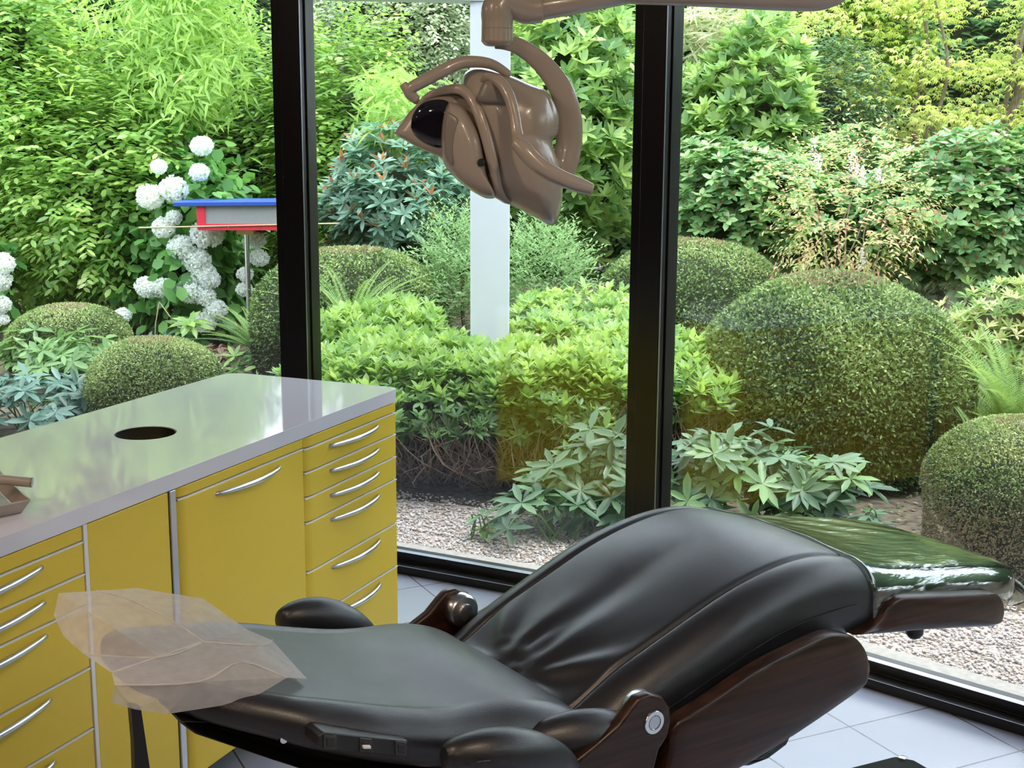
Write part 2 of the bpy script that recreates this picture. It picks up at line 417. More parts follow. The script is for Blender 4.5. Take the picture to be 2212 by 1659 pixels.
# worktop with a round waste opening and one rounded far corner
def worktop():
    V = []; L0, L1, D0, D1 = -.018, 2.35, -.022, .578
    def arc(cx_, cy_, r_, a0, a1, n=8): return [(cx_+r_*math.cos(a0+(a1-a0)*i/n), cy_+r_*math.sin(a0+(a1-a0)*i/n)) for i in range(n+1)]
    out = arc(L0+.03, D0+.03, .03, PI, 1.5*PI) + [(L1, D0), (L1, D1)] + arc(L0+.06, D1-.06, .06, .5*PI, PI)
    hc = atz(314.5, 935, .88); hv = hc - CA; cx_, cy_ = hv.dot(CD), hv.dot(CB)
    hole = [(cx_+.077*math.cos(2*PI*i/40), cy_+.077*math.sin(2*PI*i/40)) for i in range(40)]
    bm = bmesh.new()
    def loop(P):
        vs = [bm.verts.new((a, b, .842)) for a, b in P]
        return [bm.edges.new((vs[i], vs[(i+1) % len(vs)])) for i in range(len(vs))]
    bmesh.ops.triangle_fill(bm, edges=loop(out)+loop(hole), use_beauty=True)
    ret = bmesh.ops.extrude_face_region(bm, geom=bm.faces[:])
    bmesh.ops.translate(bm, verts=[v for v in ret['geom'] if isinstance(v, bmesh.types.BMVert)], vec=(0, 0, .038))
    bmesh.ops.recalc_face_normals(bm, faces=bm.faces)
    me = bpy.data.meshes.new('countertop'); bm.to_mesh(me); bm.free()
    o = link('countertop', me, MT['quartz']); m = CBASIS.copy(); m.translation = CA; o.matrix_world = m
    bev(o, .003, 2, 50)
    mark(o, 'long glossy white countertop with a round waste hole over the yellow cabinets', 'countertop')
    # dark waste chute below the opening
    c = lathe('waste_chute', [(.070, .60), (.0765, .60), (.0765, .8785), (.0745, .8785), (.072, .61)], MT['black'], o, loc=(cx_, cy_, 0))
worktop()
# tray and rod at the left end of the worktop
def on_top(x, y, z=.88): return atz(x, y, z)
r = thing('instrument_tray', 'beige flared tray on the white countertop at the left picture edge', 'tray')
A_ = on_top(42, 1112); C_ = on_top(-150, 1128); B_ = on_top(-110, 1040); D_ = on_top(35, 1052)
base = [on_top(48, 1108), on_top(-150, 1150), on_top(-190, 1075), on_top(-10, 1050)]
rim = [onplane(79, 1089, on_top(48, 1108), Vector((0, 1, 0))), None, None, None]
cen = sum(base, Vector())/4
V = [b + Vector((0, 0, .0005)) for b in base]; top = []
for b in base:
    v = (b-cen); top.append(cen + v*1.18 + Vector((0, 0, .030)))
inn = [cen + (b-cen)*1.12 + Vector((0, 0, .031)) for b in base]; inb = [cen + (b-cen)*.93 + Vector((0, 0, .006)) for b in base]
V = V + top + inn + inb
F = [(0, 1, 2, 3), (15, 14, 13, 12)]
for k in range(3):
    for j in range(4): F.append((k*4+j, k*4+(j+1) % 4, k*4+4+(j+1) % 4, k*4+4+j))
bev(link('tray_body', pymesh('tray_body', V, F), MT['cream'], r), .003)
P0 = onplane(66, 1042, cen + Vector((0, 0, .06)), Vector((0, 1, 0))); P1 = P0 + Vector((-.16, -.02, .022))
rr = thing('handpiece_roll', 'brown cylinder with a grey end lying across the beige tray', 'roll')
tube('shaft', [P1, P0], .0105, MT['cream'], rr, 20); tube('end_cap', [P0, P0 + (P0-P1).normalized()*.004], .0107, MT['greyband'], rr, 20)

# ------------------------------------------------------------------ the patient chair
U_ = Vector((math.cos(math.radians(34)), math.sin(math.radians(34)), 0)); N_ = Vector((U_.y, -U_.x, 0))
O_ = Vector((.059, 2.232, 0))
KB = Matrix((U_, N_, Vector((0, 0, 1)))).transposed().to_4x4(); KB.translation = O_
chair = thing('dental_chair', 'reclined black leather treatment chair with dark wood side panels in front of the windows', 'chair', basis=KB)
def kpt(x, y, v):
    P = onplane(x, y, O_ + N_*v, N_) - O_; return (P.dot(U_), v, P.z)
def kuz(x, y, v): a = kpt(x, y, v); return (a[0], a[2])
SU = [-.12, -.06, .0, .06, .12, .18, .24, .31, .37, .41, .45, .49, .53, .60, .70, .80, .90, .97, 1.05, 1.12]
SZ = [.700, .735, .772, .798, .822, .846, .868, .886, .896, .900, .900, .896, .886, .862, .838, .820, .802, .788, .768, .735]
# smoothing of the profile
def seat_z(u): return sum(interp(u+d, SU, SZ) for d in (-.03, -.015, 0, .015, .03))/5
def seat_hw(u):
    h = interp(u, [-.12, 0, .2, .5, .7, .9], [.236, .240, .250, .250, .236, .228])
    if u > .88: h = .228*max(0, 1-((u-.88)/.24)**2.6)**(1/2.6)
    return h
def seat_th(u): return interp(u, [-.12, 0, .2, .45, .6, .75, 1.0, 1.12], [.14, .15, .16, .16, .12, .085, .07, .03])
def puff(u, v):
    f = math.exp(-max(0, u+.04)/.13); dv = v-.035; th = math.atan2(dv, u+.075)
    wr = f*(math.sin(th*8.5+.4)*.009 + math.sin(th*15+1.3)*.0035)*min(1, math.hypot(dv, u+.075)/.05)
    wr *= max(0, 1-(abs(v)/.178)**4)
    c = .012*(1-(v/.176)**2) if abs(v) < .176 else 0
    if u > .53: c *= max(.2, 1-(u-.53)/.3)
    dip = -.010*math.exp(-((u-.16)/.12)**2)*math.exp(-(v/.09)**2)
    return c + wr + dip
TOPV = [0, .02, .04, .06, .08, .1, .12, .14, .155, .165, .1705, .174, .177, .1805, .186]
def ring(u, hw, zt, th, fn, roll=.062, seam=.176, seamd=.006, low=.018):
    k = hw/.25; half = []
    for v in TOPV:
        vv = v*min(1, k) if k < 1 else v
        g = -seamd*1.5*math.exp(-((v-seam)/.0035)**2)
        half.append((vv, zt + fn(u, vv) + g))
    v0 = half[-1][0]; R_ = max(.002, hw-v0); rz = min(roll, th*.5)
    for i in range(1, 9):
        a = i/8*PI/2; half.append((v0 + R_*math.sin(a), zt - rz*(1-math.cos(a))))
    half.append((hw-.001, zt-th*.7)); half.append((hw-low*.6, zt-th*.93)); half.append((max(0, hw-low*2.2), zt-th)); half.append((hw*.4, zt-th))
    out = [(v, z) for v, z in half] + [(-v, z) for v, z in half[:0:-1]]
    return out
def loft(name, us, ringf, mat, parent, subd=1):
    V, F = [], []; R0 = None
    for u in us:
        R_ = ringf(u); n = len(R_)
        for v, z in R_: V.append((u, v, z))
    for i in range(len(us)-1):
        for k in range(n): F.append((i*n+k, i*n+(k+1) % n, (i+1)*n+(k+1) % n, (i+1)*n+k))
    F += [tuple(range(n)), tuple((len(us)-1)*n+k for k in range(n))]
    me = pymesh(name, V, F, True); o = link(name, me, mat, parent)
    if subd: sub(o, subd)
    return o
us = [-.115+.0125*i for i in range(20)] + [.14+.03*i for i in range(14)] + [.56+.04*i for i in range(8)] + [.87, .90, .93, .96, .99, 1.02, 1.045, 1.065, 1.08, 1.095, 1.105, 1.112]
us = sorted(set(round(u, 4) for u in us))
seat = loft('seat', us, lambda u: ring(u, seat_hw(u), seat_z(u), seat_th(u), puff), MT['leather'], chair)
for s in (1, -1):
    P = [(u, s*(seat_hw(u)+.0008), seat_z(u)-seat_th(u)*.52) for u in [.05+.035*i for i in range(14)]]
    tube('side_seam', smoothpts(P, 3), .0011, MT['leather'], seat, 5)
# clear film over the foot end (open sheet just above the leather)
def film():
    V, F = [], []; fu = [.548+.03*i for i in range(11)] + [.87, .90, .93, .96, .99, 1.02, 1.045, 1.065, 1.08, 1.095, 1.105, 1.112]
    for u in fu:
        hw = seat_hw(u)+.004; zt = seat_z(u)+.0035; th = seat_th(u); k = min(1, hw/.25); sec = []
        for v in (0, .03, .06, .09, .12, .15, .175, .188): sec.append((v*k, zt + max(0, puff(u, v*k)) + .002*math.sin(u*40+v*60)))
        v0 = sec[-1][0]; R_ = max(.002, hw-v0); rz = min(.062, th*.5)
        for i in range(1, 8): a = i/7*PI/2; sec.append((v0+R_*math.sin(a), zt-rz*(1-math.cos(a))))
        sec.append((hw+.001, zt-th*.9))
        full = [(-v, z) for v, z in sec[:0:-1]] + sec
        for v, z in full: V.append((u, v, z))
        n = len(full)
    for i in range(len(fu)-1):
        for k in range(n-1): F.append((i*n+k, i*n+k+1, (i+1)*n+k+1, (i+1)*n+k))
    o = link('plastic_cover', pymesh('plastic_cover', V, F, True), MT['film'], chair); sub(o, 1)
    s = o.modifiers.new('t', 'SOLIDIFY'); s.thickness = .0006
    mark(o, 'clear glossy plastic sheet over the foot end')
    # slack tip of the sheet hanging past the foot end
    a = [kpt(2128, 1212, -.02), kpt(2165, 1228, .02), kpt(2212, 1262, .06), kpt(2232, 1290, .10), kpt(2205, 1306, .14), kpt(2178, 1312, .17)]
    b = [kpt(2120, 1222, .05), kpt(2150, 1240, .12), kpt(2172, 1262, .17), kpt(2178, 1280, .19), kpt(2176, 1295, .195), kpt(2174, 1306, .195)]
    V = [Vector(p) for p in a+b]; F = [(i, i+1, 7+i, 6+i) for i in range(5)]
    o = link('plastic_tip', pymesh('plastic_tip', V, F, True), MT['film'], chair); sub(o, 2)
    s = o.modifiers.new('t', 'SOLIDIFY'); s.thickness = .0006
film()
# backrest
BU = [-.70, -.60, -.50, -.45, -.40, -.32, -.26, -.20, -.15, -.10, -.06, -.03]
BZ = [.905, .885, .858, .842, .826, .803, .793, .788, .778, .758, .735, .700]
def back_z(u): return sum(interp(u+d, BU, BZ) for d in (-.02, 0, .02))/3
def back_hw(u): return interp(u, [-.72, -.64, -.55, -.45, -.35, -.25, -.15, -.07, -.03], [.10, .17, .215, .235, .24, .238, .245, .255, .25])
def bpuff(u, v):
    c = .010*math.exp(-((u+.2)/.1)**2)*(1-(v/.26)**2)
    return c - .006*(v/.2)**2
bus = sorted([-.70+.025*i for i in range(26)] + [-.058, -.045, -.035])
def bring(u):
    th = interp(u, [-.7, -.5, -.2, -.06, -.03], [.05, .08, .10, .09, .04])
    return ring(u, back_hw(u), back_z(u), th, bpuff, roll=.075, seam=9)
loft('backrest', bus, bring, MT['leather'], chair)
# side wings at the foot of the backrest with their seam
for s in (1,):
    P = [(-.20, s*.235, .735), (-.14, s*.250, .738), (-.08, s*.262, .730), (-.03, s*.262, .710), (.0, s*.250, .690)]
    tube('back_wing', smoothpts(P, 5), [.010+.020*math.sin(PI*i/20)**.6 for i in range(21)], MT['leather'], chair, 12, flat=1.3)
# headrest pad below the paper cover
def hring(u):
    f = max(0, 1-abs((u+.645)/.115)**3)**(1/3); z = .885-(u+.645)*.2
    return [(v*.118*max(.2, f), z + h*.030*max(.25, f)) for v, h in [(math.cos(a)*abs(math.cos(a))**-.4 if abs(math.cos(a)) > 1e-6 else 0, math.sin(a)*abs(math.sin(a))**-.4 if abs(math.sin(a)) > 1e-6 else 0) for a in [i*2*PI/24 for i in range(24)]]]
loft('headrest', [-.759+.0175*i for i in range(14)], hring, MT['leather'], chair)
tube('headrest_bar', [(-.62, 0, .87), (-.50, 0, .80)], .025, MT['black'], chair, 14, flat=1.6)
# paper cover over the headrest
pv = {'A': (127, 1281, -.13), 'B': (116, 1329, -.11), 'C': (138, 1375, -.06), 'D': (181, 1413, 0), 'E': (241, 1453, .10), 'F': (248, 1480, .13), 'G': (241, 1518, .12),
      'H': (290, 1532, .14), 'I': (358, 1543, .15), 'J': (480, 1524, .16), 'K': (561, 1499, .16), 'L': (620, 1464, .15), 'M': (664, 1467, .11), 'N': (588, 1383, -.02),
      'O': (534, 1360, -.09), 'P': (439, 1293, -.14), 'Q': (295, 1270, -.15), 'R': (208, 1276, -.14), 'S': (274, 1293, -.10), 'T': (371, 1340, -.03), 'U': (439, 1386, .03),
      'W': (430, 1473, .165), 'X': (561, 1394, .06), 'Y': (345, 1420, .07), 'Z': (520, 1430, .13)}
pk = list(pv); pi = {k: i for i, k in enumerate(pk)}
pf = ['QRS', 'QST', 'QTP', 'PTU', 'PUO', 'OUX', 'OXN', 'RAS', 'AYS', 'ABC', 'ACD', 'ADY', 'SYT', 'TYU', 'DEY', 'YEU', 'EFW', 'EWU', 'UWZ', 'UZX', 'XZL', 'ZWL', 'XLM', 'XMN', 'FGH', 'FHW', 'HIW', 'IJW', 'JKW', 'KLW']
me = pymesh('paper', [kpt(*pv[k]) for k in pk], [tuple(pi[c] for c in f) for f in pf])
bm = bmesh.new(); bm.from_mesh(me)
bmesh.ops.subdivide_edges(bm, edges=bm.edges[:], cuts=3, use_grid_fill=True)
for v in bm.verts:
    if not v.is_boundary: v.co += v.normal*random.uniform(-.0003, .0003)
bm.to_mesh(me); bm.free()
o = link('paper_cover', me, MT['paper'], None); o.matrix_world = KB
mark(o, 'translucent white nonwoven paper cover draped over the chair headrest', 'headrest cover')
for seq in ('RSTU', 'UE', 'FWZL', 'UXN', 'DYU'):
    pts = [Vector(kpt(*pv[k])) for k in seq]; q = tube('fold_crease', smoothpts(pts, 4), .0013, MT['paper'], o, 6)
# strap below the headrest
o = prism('strap', [kuz(279, 1520, -.02), kuz(301, 1525, -.02), kuz(312, 1600, -.02), kuz(330, 1720, -.02), kuz(290, 1720, -.02), kuz(286, 1600, -.02)], -.03, -.012, MT['black'], chair, .001, conv=lambda a, b, c: (a, b, c))
# armrest pads
for s in (1, -1):
    pts, rad = [], []
    for i in range(17):
        f = i/16; u = (-.392 + f*.225) if s > 0 else (-.362 + f*.19); z = (.826 if s > 0 else .826) - .010*f - .070*f*f
        pts.append((u, s*(.305+.01*math.sin(PI*f)), z-.035)); rad.append(.006+.040*min(1, math.sin(PI*(f*.93+.04))**.55))
    o = tube('armrest_pad', pts, rad, MT['leather'], chair, 20, flat=.85); sub(o, 1)
    tube('piping', [(p[0], s*(.305+.042), p[2]+.006-.004*i/16) for i, p in list(enumerate(pts))[2:-1]], .0013, MT['leather'], o, 6)
    prism('armrest_bracket', [(-.33, .745), (-.20, .70), (-.16, .62), (-.20, .60), (-.30, .68)], s*.27, s*.30, MT['black'], chair, .004)
# wooden pivot arms and hubs
arm = [kuz(*p, .296) for p in [(1180, 1700), (1230, 1655), (1290, 1607), (1335, 1567), (1362, 1530), (1380, 1508), (1405, 1498), (1432, 1506), (1448, 1530), (1450, 1560), (1444, 1590), (1425, 1620), (1415, 1660), (1410, 1740), (1300, 1760)]]
for s in (1, -1):
    a = prism('wood_arm', arm, s*.275, s*.297, MT['wood'], chair, .006, 4)
    cu, cz = kuz(1412, 1560, .297)
    lathe('pivot_ring', [(.0125, 0), (.0125, .003), (.0185, .003), (.0195, .0015), (.0195, 0)], MT['bright'], a, 'Y', (cu, s*.297 - (.003 if s < 0 else 0), cz))
    lathe('pivot_bolt', [(.0005, .0025), (.0105, .0025), (.0105, 0)], MT['chrome'], a, 'Y', (cu, s*.297 - (.0025 if s < 0 else 0), cz))
    lathe('hub', [(.010, s*.243), (.016, s*.244), (.016, s*.250), (.028, s*.252), (.032, s*.258), (.032, s*.275)], MT['chrome'], chair, 'Y', (cu-.004, 0, cz+.010))
# wooden side panel under the seat, wooden panel at the legs
blade = [kuz(*p, .300) for p in [(1420, 1740), (1448, 1640), (1452, 1600), (1462, 1570), (1487, 1549), (1550, 1508), (1612, 1465), (1670, 1430), (1730, 1400), (1770, 1381), (1807, 1370), (1849, 1377), (1875, 1405), (1885, 1440), (1882, 1465), (1873, 1483), (1825, 1519), (1730, 1584), (1635, 1643), (1540, 1700), (1500, 1760)]]
legw = [kuz(*p, .262) for p in [(1849, 1374), (1880, 1362), (1908, 1335), (1925, 1312), (1940, 1297), (1965, 1289), (2060, 1285), (2140, 1282), (2158, 1284), (2170, 1297), (2175, 1315), (2173, 1335), (2160, 1350), (2080, 1356), (1997, 1362), (1930, 1368)]]
def bulged(name, pts, v0, v1, s, mat):
    # panel whose outer face curves inwards towards its lower edge
    zs = [p[1] for p in pts]; lo, hi = min(zs), max(zs)
    cx_ = sum(p[0] for p in pts)/len(pts); cz_ = sum(p[1] for p in pts)/len(pts)
    rings = [(1.0, v0), (1.0, v1-.006), (.985, v1-.002), (.95, v1+.0), (.8, v1+.003), (.4, v1+.005)]
    V, F = [], []; n = len(pts)
    for k, v in rings:
        for a, z in pts: V.append((cx_+(a-cx_)*k, s*v, cz_+(z-cz_)*k))
    for r_ in range(len(rings)-1):
        for i in range(n): F.append((r_*n+i, r_*n+(i+1) % n, (r_+1)*n+(i+1) % n, (r_+1)*n+i))
    F += [tuple(range(n)), tuple((len(rings)-1)*n+i for i in range(n))]
    o = link(name, pymesh(name, V, F, True, 50), mat, chair); return o
def dense(pts, k=3):
    P = smoothpts([(a, 0, c) for a, c in pts + [pts[0]]], k)[:-1]; return [(p.x, p.z) for p in P]
for s in (1, -1):
    bulged('seat_side_panel', dense(blade), .272, .298, s, MT['wood'])
    bulged('leg_side_panel', dense(legw), .236, .260, s, MT['wood'])
loft('leg_underside', [.58+.05*i for i in range(8)], lambda u: [(v, z) for v, z in [(-.235, seat_z(u)-.07), (.235, seat_z(u)-.07), (.235, seat_z(u)-.115), (.18, seat_z(u)-.125), (-.18, seat_z(u)-.125), (-.235, seat_z(u)-.115)]], MT['alu'], chair, 0)
ku, kz = kuz(1975, 1368, .1)
lathe('lock_knob', [(.002, kz-.010), (.012, kz-.008), (.018, kz), (.018, kz+.03)], MT['black'], chair, loc=(ku, .1, 0))
# seat pan between the panels
prism('seat_pan', [(-.10, .60), (-.05, .70), (.10, .72), (.30, .76), (.46, .77), (.47, .70), (.30, .64), (.16, .58), (.0, .52), (-.12, .55)], -.27, .27, MT['black'], chair, .01)
# lower cover glimpsed under the side panel
lc = [kuz(*p, .12) for p in [(1500, 1640), (1640, 1640), (1700, 1592), (1712, 1585), (1700, 1610), (1660, 1640), (1620, 1655), (1590, 1656), (1582, 1700), (1480, 1720)]]
prism('lower_cover', lc, -.12, .12, MT['black'], chair, .004)
# shell below the backrest with its control panel
sh = [(-.70, .850), (-.60, .838), (-.50, .800), (-.38, .760), (-.26, .735), (-.10, .70), (-.02, .66), (-.10, .60), (-.25, .655), (-.38, .700), (-.50, .742), (-.58, .780), (-.68, .830)]
def shell():
    V, F = [], []; n = len(sh); lv = [(-.195, .9), (-.215, 1), (.215, 1), (.195, .9)]
    lv = [(-.15, .86), (-.20, .97), (-.215, 1), (.215, 1), (.20, .97), (.15, .86)]
    for v, k in lv:
        for a, z in sh:
            kk = interp(a, [-.7, -.5, -.3], [.55, .95, 1.0]); V.append((-.36+(a+.36)*k, v*kk, .73+(z-.73)*k))
    for r_ in range(len(lv)-1):
        for i in range(n): F.append((r_*n+i, r_*n+(i+1) % n, (r_+1)*n+(i+1) % n, (r_+1)*n+i))
    F += [tuple(range(n)), tuple((len(lv)-1)*n+i for i in range(n))]
    o = link('back_shell', pymesh('back_shell', V, F, True, 40), MT['black'], chair); bev(o, .006)
    return o
shell()
cp = [kuz(*p, .252) for p in [(688, 1590), (700, 1582), (880, 1600), (884, 1605), (880, 1632), (872, 1636), (695, 1618), (686, 1612)]]
pan = prism('control_panel', cp, .21, .252, MT['black'], chair, .002)
for (x, y, wd) in ((713, 1603, 14), (790, 1610, 13), (866, 1617, 12)):
    fr = [kuz(x+a*wd, y+a*1.5+b*15, .253) for a, b in ((-1, -1), (1, -1), (1, 1), (-1, 1))]
    f_ = prism('switch_frame', fr, .250, .2545, MT['darkgrey'], pan, .0008)
    ins = [kuz(x+a*wd*.6, y+a+b*9, .254) for a, b in ((-1, -1), (1, -1), (1, 1), (-1, 1))]
    prism('switch', ins, .2535, .256, MT['black'], f_, .0005)
    if x == 790: prism('lever', [kuz(x+a*8, y+2+b*3, .256) for a, b in ((-1, -1), (1, -1), (1, 1), (-1, 1))], 0.2555, .261, MT['white_edge'], f_, .0006)
lathe('polished_disc', [(.001, .0), (.006, .0), (.006, -.01)], MT['bright'], chair, 'Y', (*kuz(612, 1596, .19)[:1], .193, kuz(612, 1596, .19)[1]), 12)  # small polished disc on the side of the back shell
lathe('recline_cap', [(.001, -.002), (.03, -.002), (.034, -.012), (.034, -.05)], MT['bright'], chair, loc=(kuz(940, 1652, .2)[0], .2, kuz(940, 1652, .2)[1]))
# pedestal
prism('pedestal', [(-.28, .10), (.26, .10), (.20, .30), (.10, .56), (-.08, .56), (-.20, .30)], -.16, .16, MT['black'], chair, .02)
prism('base_plate', [(-.42, .0), (.42, .0), (.40, .05), (.26, .10), (-.28, .10), (-.42, .05)], -.24, .24, MT['black'], chair, .008)
# foot control on the floor
P0 = atz(1950, 1638, .07)
fc = thing('foot_control', 'black foot control box with a round steel screw on the tiled floor', 'foot control')
outl = [atz(1790, 1668, .07), atz(1925, 1634, .07), atz(1935, 1632, .07), atz(1975, 1640, .07), atz(2020, 1666, .07), atz(2080, 1720, .07), atz(1860, 1760, .07), atz(1760, 1720, .07)]
prism('case', [(p.x, p.y) for p in outl], .0, .068, plain('matt_black', (.008, .008, .008), .8, spec=.2), fc, .004, conv=lambda a, b, c: (a, c, b))
lathe('screw', [(.0005, .074), (.008, .0745), (.0105, .073), (.0115, .068)], MT['bright'], fc, loc=(P0.x, P0.y, 0))

# ------------------------------------------------------------------ operating light
LY = 2.30
def LP(x, y, dy=0):   # coordinates read from a 3.19x enlargement of the lamp
    return at(820+x/3.19, y/3.19, LY+dy)
PXM = LY/2936/3.19
lamp = thing('operating_lamp', 'cream dental operating lamp hanging from a ceiling arm before the windows', 'lamp', loc=tuple(at(1060, 100, LY)))
LI = lamp.location.copy()
def lt(name, pts, rads, mat='cream', parent=None, flat=1.0, seg=16, k=5):
    P = smoothpts([LP(*p) - LI for p in pts], k); n = len(P)
    R_ = [interp(i/(n-1)*(len(rads)-1), range(len(rads)), rads)*PXM for i in range(n)]
    return sub(tube(name, P, R_, MT[mat], parent or lamp, seg, flat=flat, side=(0, 1, 0)), 1)
def pillow(name, outl, cen_, tf, tb, dy, mat='cream', parent=None, tilt=(0, 0), k=4, p_=2.2):
    P = smoothpts([(a, 0, b) for a, b in outl + [outl[0]]], k)[:-1]; n = len(P); V, F = [], []
    lev = [(1.0, 0), (.97, .35), (.90, .62), (.75, .83), (.5, .96), (.22, 1.0)]
    def put(s, h):
        for q_ in P:
            x = cen_[0]+(q_.x-cen_[0])*s; y = cen_[1]+(q_.z-cen_[1])*s
            V.append(LP(x, y, dy + tilt[0]*(x-cen_[0])*PXM + tilt[1]*(y-cen_[1])*PXM + h) - LI)
    for s, h in reversed(lev[1:]): put(s, -tf*h)
    put(1.0, 0)
    for s, h in lev[1:]: put(s, tb*h)
    m_ = 2*len(lev)-1
    for r_ in range(m_-1):
        for i in range(n): F.append((r_*n+i, r_*n+(i+1) % n, (r_+1)*n+(i+1) % n, (r_+1)*n+i))
    F += [tuple(range(n)), tuple((m_-1)*n+i for i in range(n))]
    return link(name, pymesh(name, V, F, True), MT[mat], parent or lamp)
# arms
lt('spring_arm', [(1000, 70, .02), (1300, 20, .03), (1700, -55, .06), (1950, -95, .09)], [88, 84, 84, 84])
lt('ceiling_arm', [(1700, -62, -.02), (2200, -52, -.01), (2700, -30, 0), (3020, -22, .0), (3200, -55, .0)], [86, 94, 98, 96, 60])
_a = LP(3060, -40) - LI; tube('ceiling_column', [_a + Vector((0, 0, (ROOF-.02-LI.z-_a.z)*f)) for f in (0, .5, 1)], .028, MT['cream'], lamp, 24)
tube('ceiling_plate', [Vector((_a.x, _a.y, ROOF-.001-LI.z)), Vector((_a.x, _a.y, ROOF-.03-LI.z))], .10, MT['cream'], lamp, 28)
lt('elbow', [(812, 322, 0), (812, 314, 0), (812, 285, 0), (812, 240, 0), (812, 150, 0), (815, 60, 0), (880, 10, .005), (1010, 60, .015), (1120, 55, .02)], [40, 85, 112, 110, 108, 112, 105, 105, 96])
lt('elbow_joint', [(812, 205, 0), (812, 190, 0)], [111, 111], 'greyband', k=2)
# yoke: starts under the joint and bows right and down
lt('yoke', [(790, 292, 0), (850, 292, .0), (950, 315, .01), (1080, 400, .02), (1190, 520, .03), (1270, 660, .035), (1305, 820, .04), (1305, 980, .04), (1280, 1130, .035), (1245, 1260, .03)], [44, 48, 56, 66, 76, 84, 92, 94, 90, 66], flat=.5)
# head
hous = [(560, 560), (600, 490), (700, 468), (900, 520), (1040, 580), (1150, 625), (1205, 720), (1235, 830), (1225, 930), (1190, 985), (1255, 1170), (1262, 1320), (1245, 1460), (1195, 1556), (1090, 1510), (960, 1440), (850, 1390), (790, 1345), (755, 1220), (720, 1060), (690, 960), (650, 850), (610, 740), (575, 650)]
hs = pillow('housing', hous, (930, 900), .085, .07, .02)
pillow('rear_cap', [(1045, 650), (1120, 620), (1190, 680), (1235, 800), (1225, 900), (1180, 960), (1100, 860), (1050, 760)], (1140, 790), .035, .02, .0, parent=hs)
pillow('vent_recess', [(720, 560), (800, 545), (850, 610), (885, 700), (840, 720), (680, 700), (690, 620)], (780, 630), .012, .0, -.062, 'greyband', parent=hs)
pillow('inner_shell', [(560, 700), (640, 680), (720, 800), (800, 1000), (860, 1250), (880, 1400), (800, 1365), (700, 1320), (600, 1200), (540, 1000)], (700, 1050), .03, .04, .0, parent=hs)
refl = pillow('reflector_wing', [(98, 920), (150, 845), (215, 760), (330, 665), (450, 612), (560, 600), (670, 660), (740, 790), (700, 900), (640, 1080), (560, 1170), (430, 1092), (250, 1010)], (420, 880), .020, .05, -.005)
pillow('lens', [(212, 880), (228, 790), (290, 712), (385, 684), (480, 700), (530, 800), (500, 960), (430, 1022), (330, 1000), (245, 940)], (370, 860), .010, .01, -.020, 'black_glass', refl)
lt('rim', [(250, 745, -.01), (330, 665, -.015), (450, 622, -.025), (560, 618, -.035), (640, 690, -.05), (700, 830, -.06), (750, 1000, -.062), (790, 1170, -.06), (830, 1330, -.045), (900, 1400, -.02)], [12, 22, 30, 36, 38, 38, 38, 36, 30, 14], flat=.7)
sd = pillow('splash_shield', [(478, 700), (560, 725), (630, 810), (690, 930), (720, 1080), (745, 1220), (800, 1345), (760, 1370), (690, 1348), (560, 1262), (450, 1140), (425, 1000), (432, 850), (452, 755)], (590, 1030), .045, .02, -.035)
pillow('grip_window', [(470, 770), (540, 820), (530, 900), (505, 1050), (500, 1140), (455, 1080), (448, 960), (455, 840)], (495, 950), .004, 0, -.075, 'greyband', sd)
lathe('knob', [(.0005, -.006), (.005, -.006), (.0065, 0), (.0065, .012)], MT['black'], sd, 'Y', tuple(LP(700, 1120, -.075) - LI), 16)
# handles
lt('handle', [(900, 520, -.01), (800, 455, -.02), (700, 428, -.03), (560, 432, -.04), (430, 490, -.05), (300, 560, -.055), (215, 610, -.055), (205, 650, -.05), (260, 700, -.03)], [26, 34, 38, 42, 44, 42, 40, 34, 24])
lt('handle_tip', [(160, 575, -.055), (200, 630, -.055), (260, 690, -.05)], [28, 34, 30])
lt('handle', [(690, 640, -.03), (730, 540, -.05), (820, 560, -.075), (890, 660, -.09), (930, 800, -.10), (950, 930, -.11), (970, 990, -.12), (1050, 1090, -.13), (1150, 1180, -.13), (1290, 1250, -.12), (1400, 1290, -.11), (1470, 1305, -.11)], [14, 26, 38, 40, 38, 40, 52, 56, 52, 48, 44, 36], parent=lamp)
lt('handle_grip', [(925, 975, -.125), (1000, 1040, -.13), (1100, 1140, -.132), (1250, 1225, -.125), (1380, 1275, -.115), (1472, 1302, -.11)], [34, 56, 57, 52, 50, 30])

# ------------------------------------------------------------------ garden: leaves as real little blades, gathered per plant
SHP = {
 'oval': ([(0, 0, 0), (.3, -.40, .03), (.3, 0, -.02), (.3, .40, .03), (.68, -.42, .0), (.68, 0, -.05), (.68, .42, .0), (1, 0, -.08)],
          [(0, 2, 1), (0, 3, 2), (1, 2, 5, 4), (2, 3, 6, 5), (4, 5, 7), (5, 6, 7)]),
 'lance': ([(0, 0, 0), (.35, -.5, .05), (.35, 0, 0), (.35, .5, .05), (1, 0, -.16)], [(0, 2, 1), (0, 3, 2), (1, 2, 4), (2, 3, 4)]),
 'tiny': ([(0, 0, 0), (.5, -.5, .06), (.5, .5, .06), (1, 0, 0)], [(0, 2, 1), (1, 2, 3)]),
 'petal': ([(0, 0, 0), (.55, -.5, .12), (.55, .5, .12), (1, 0, .2)], [(0, 2, 1), (1, 2, 3)]),
}
def unit(a): return a/np.maximum(1e-9, np.linalg.norm(a, axis=1, keepdims=True))
def rvec(n): return unit(RNG.normal(size=(n, 3)))
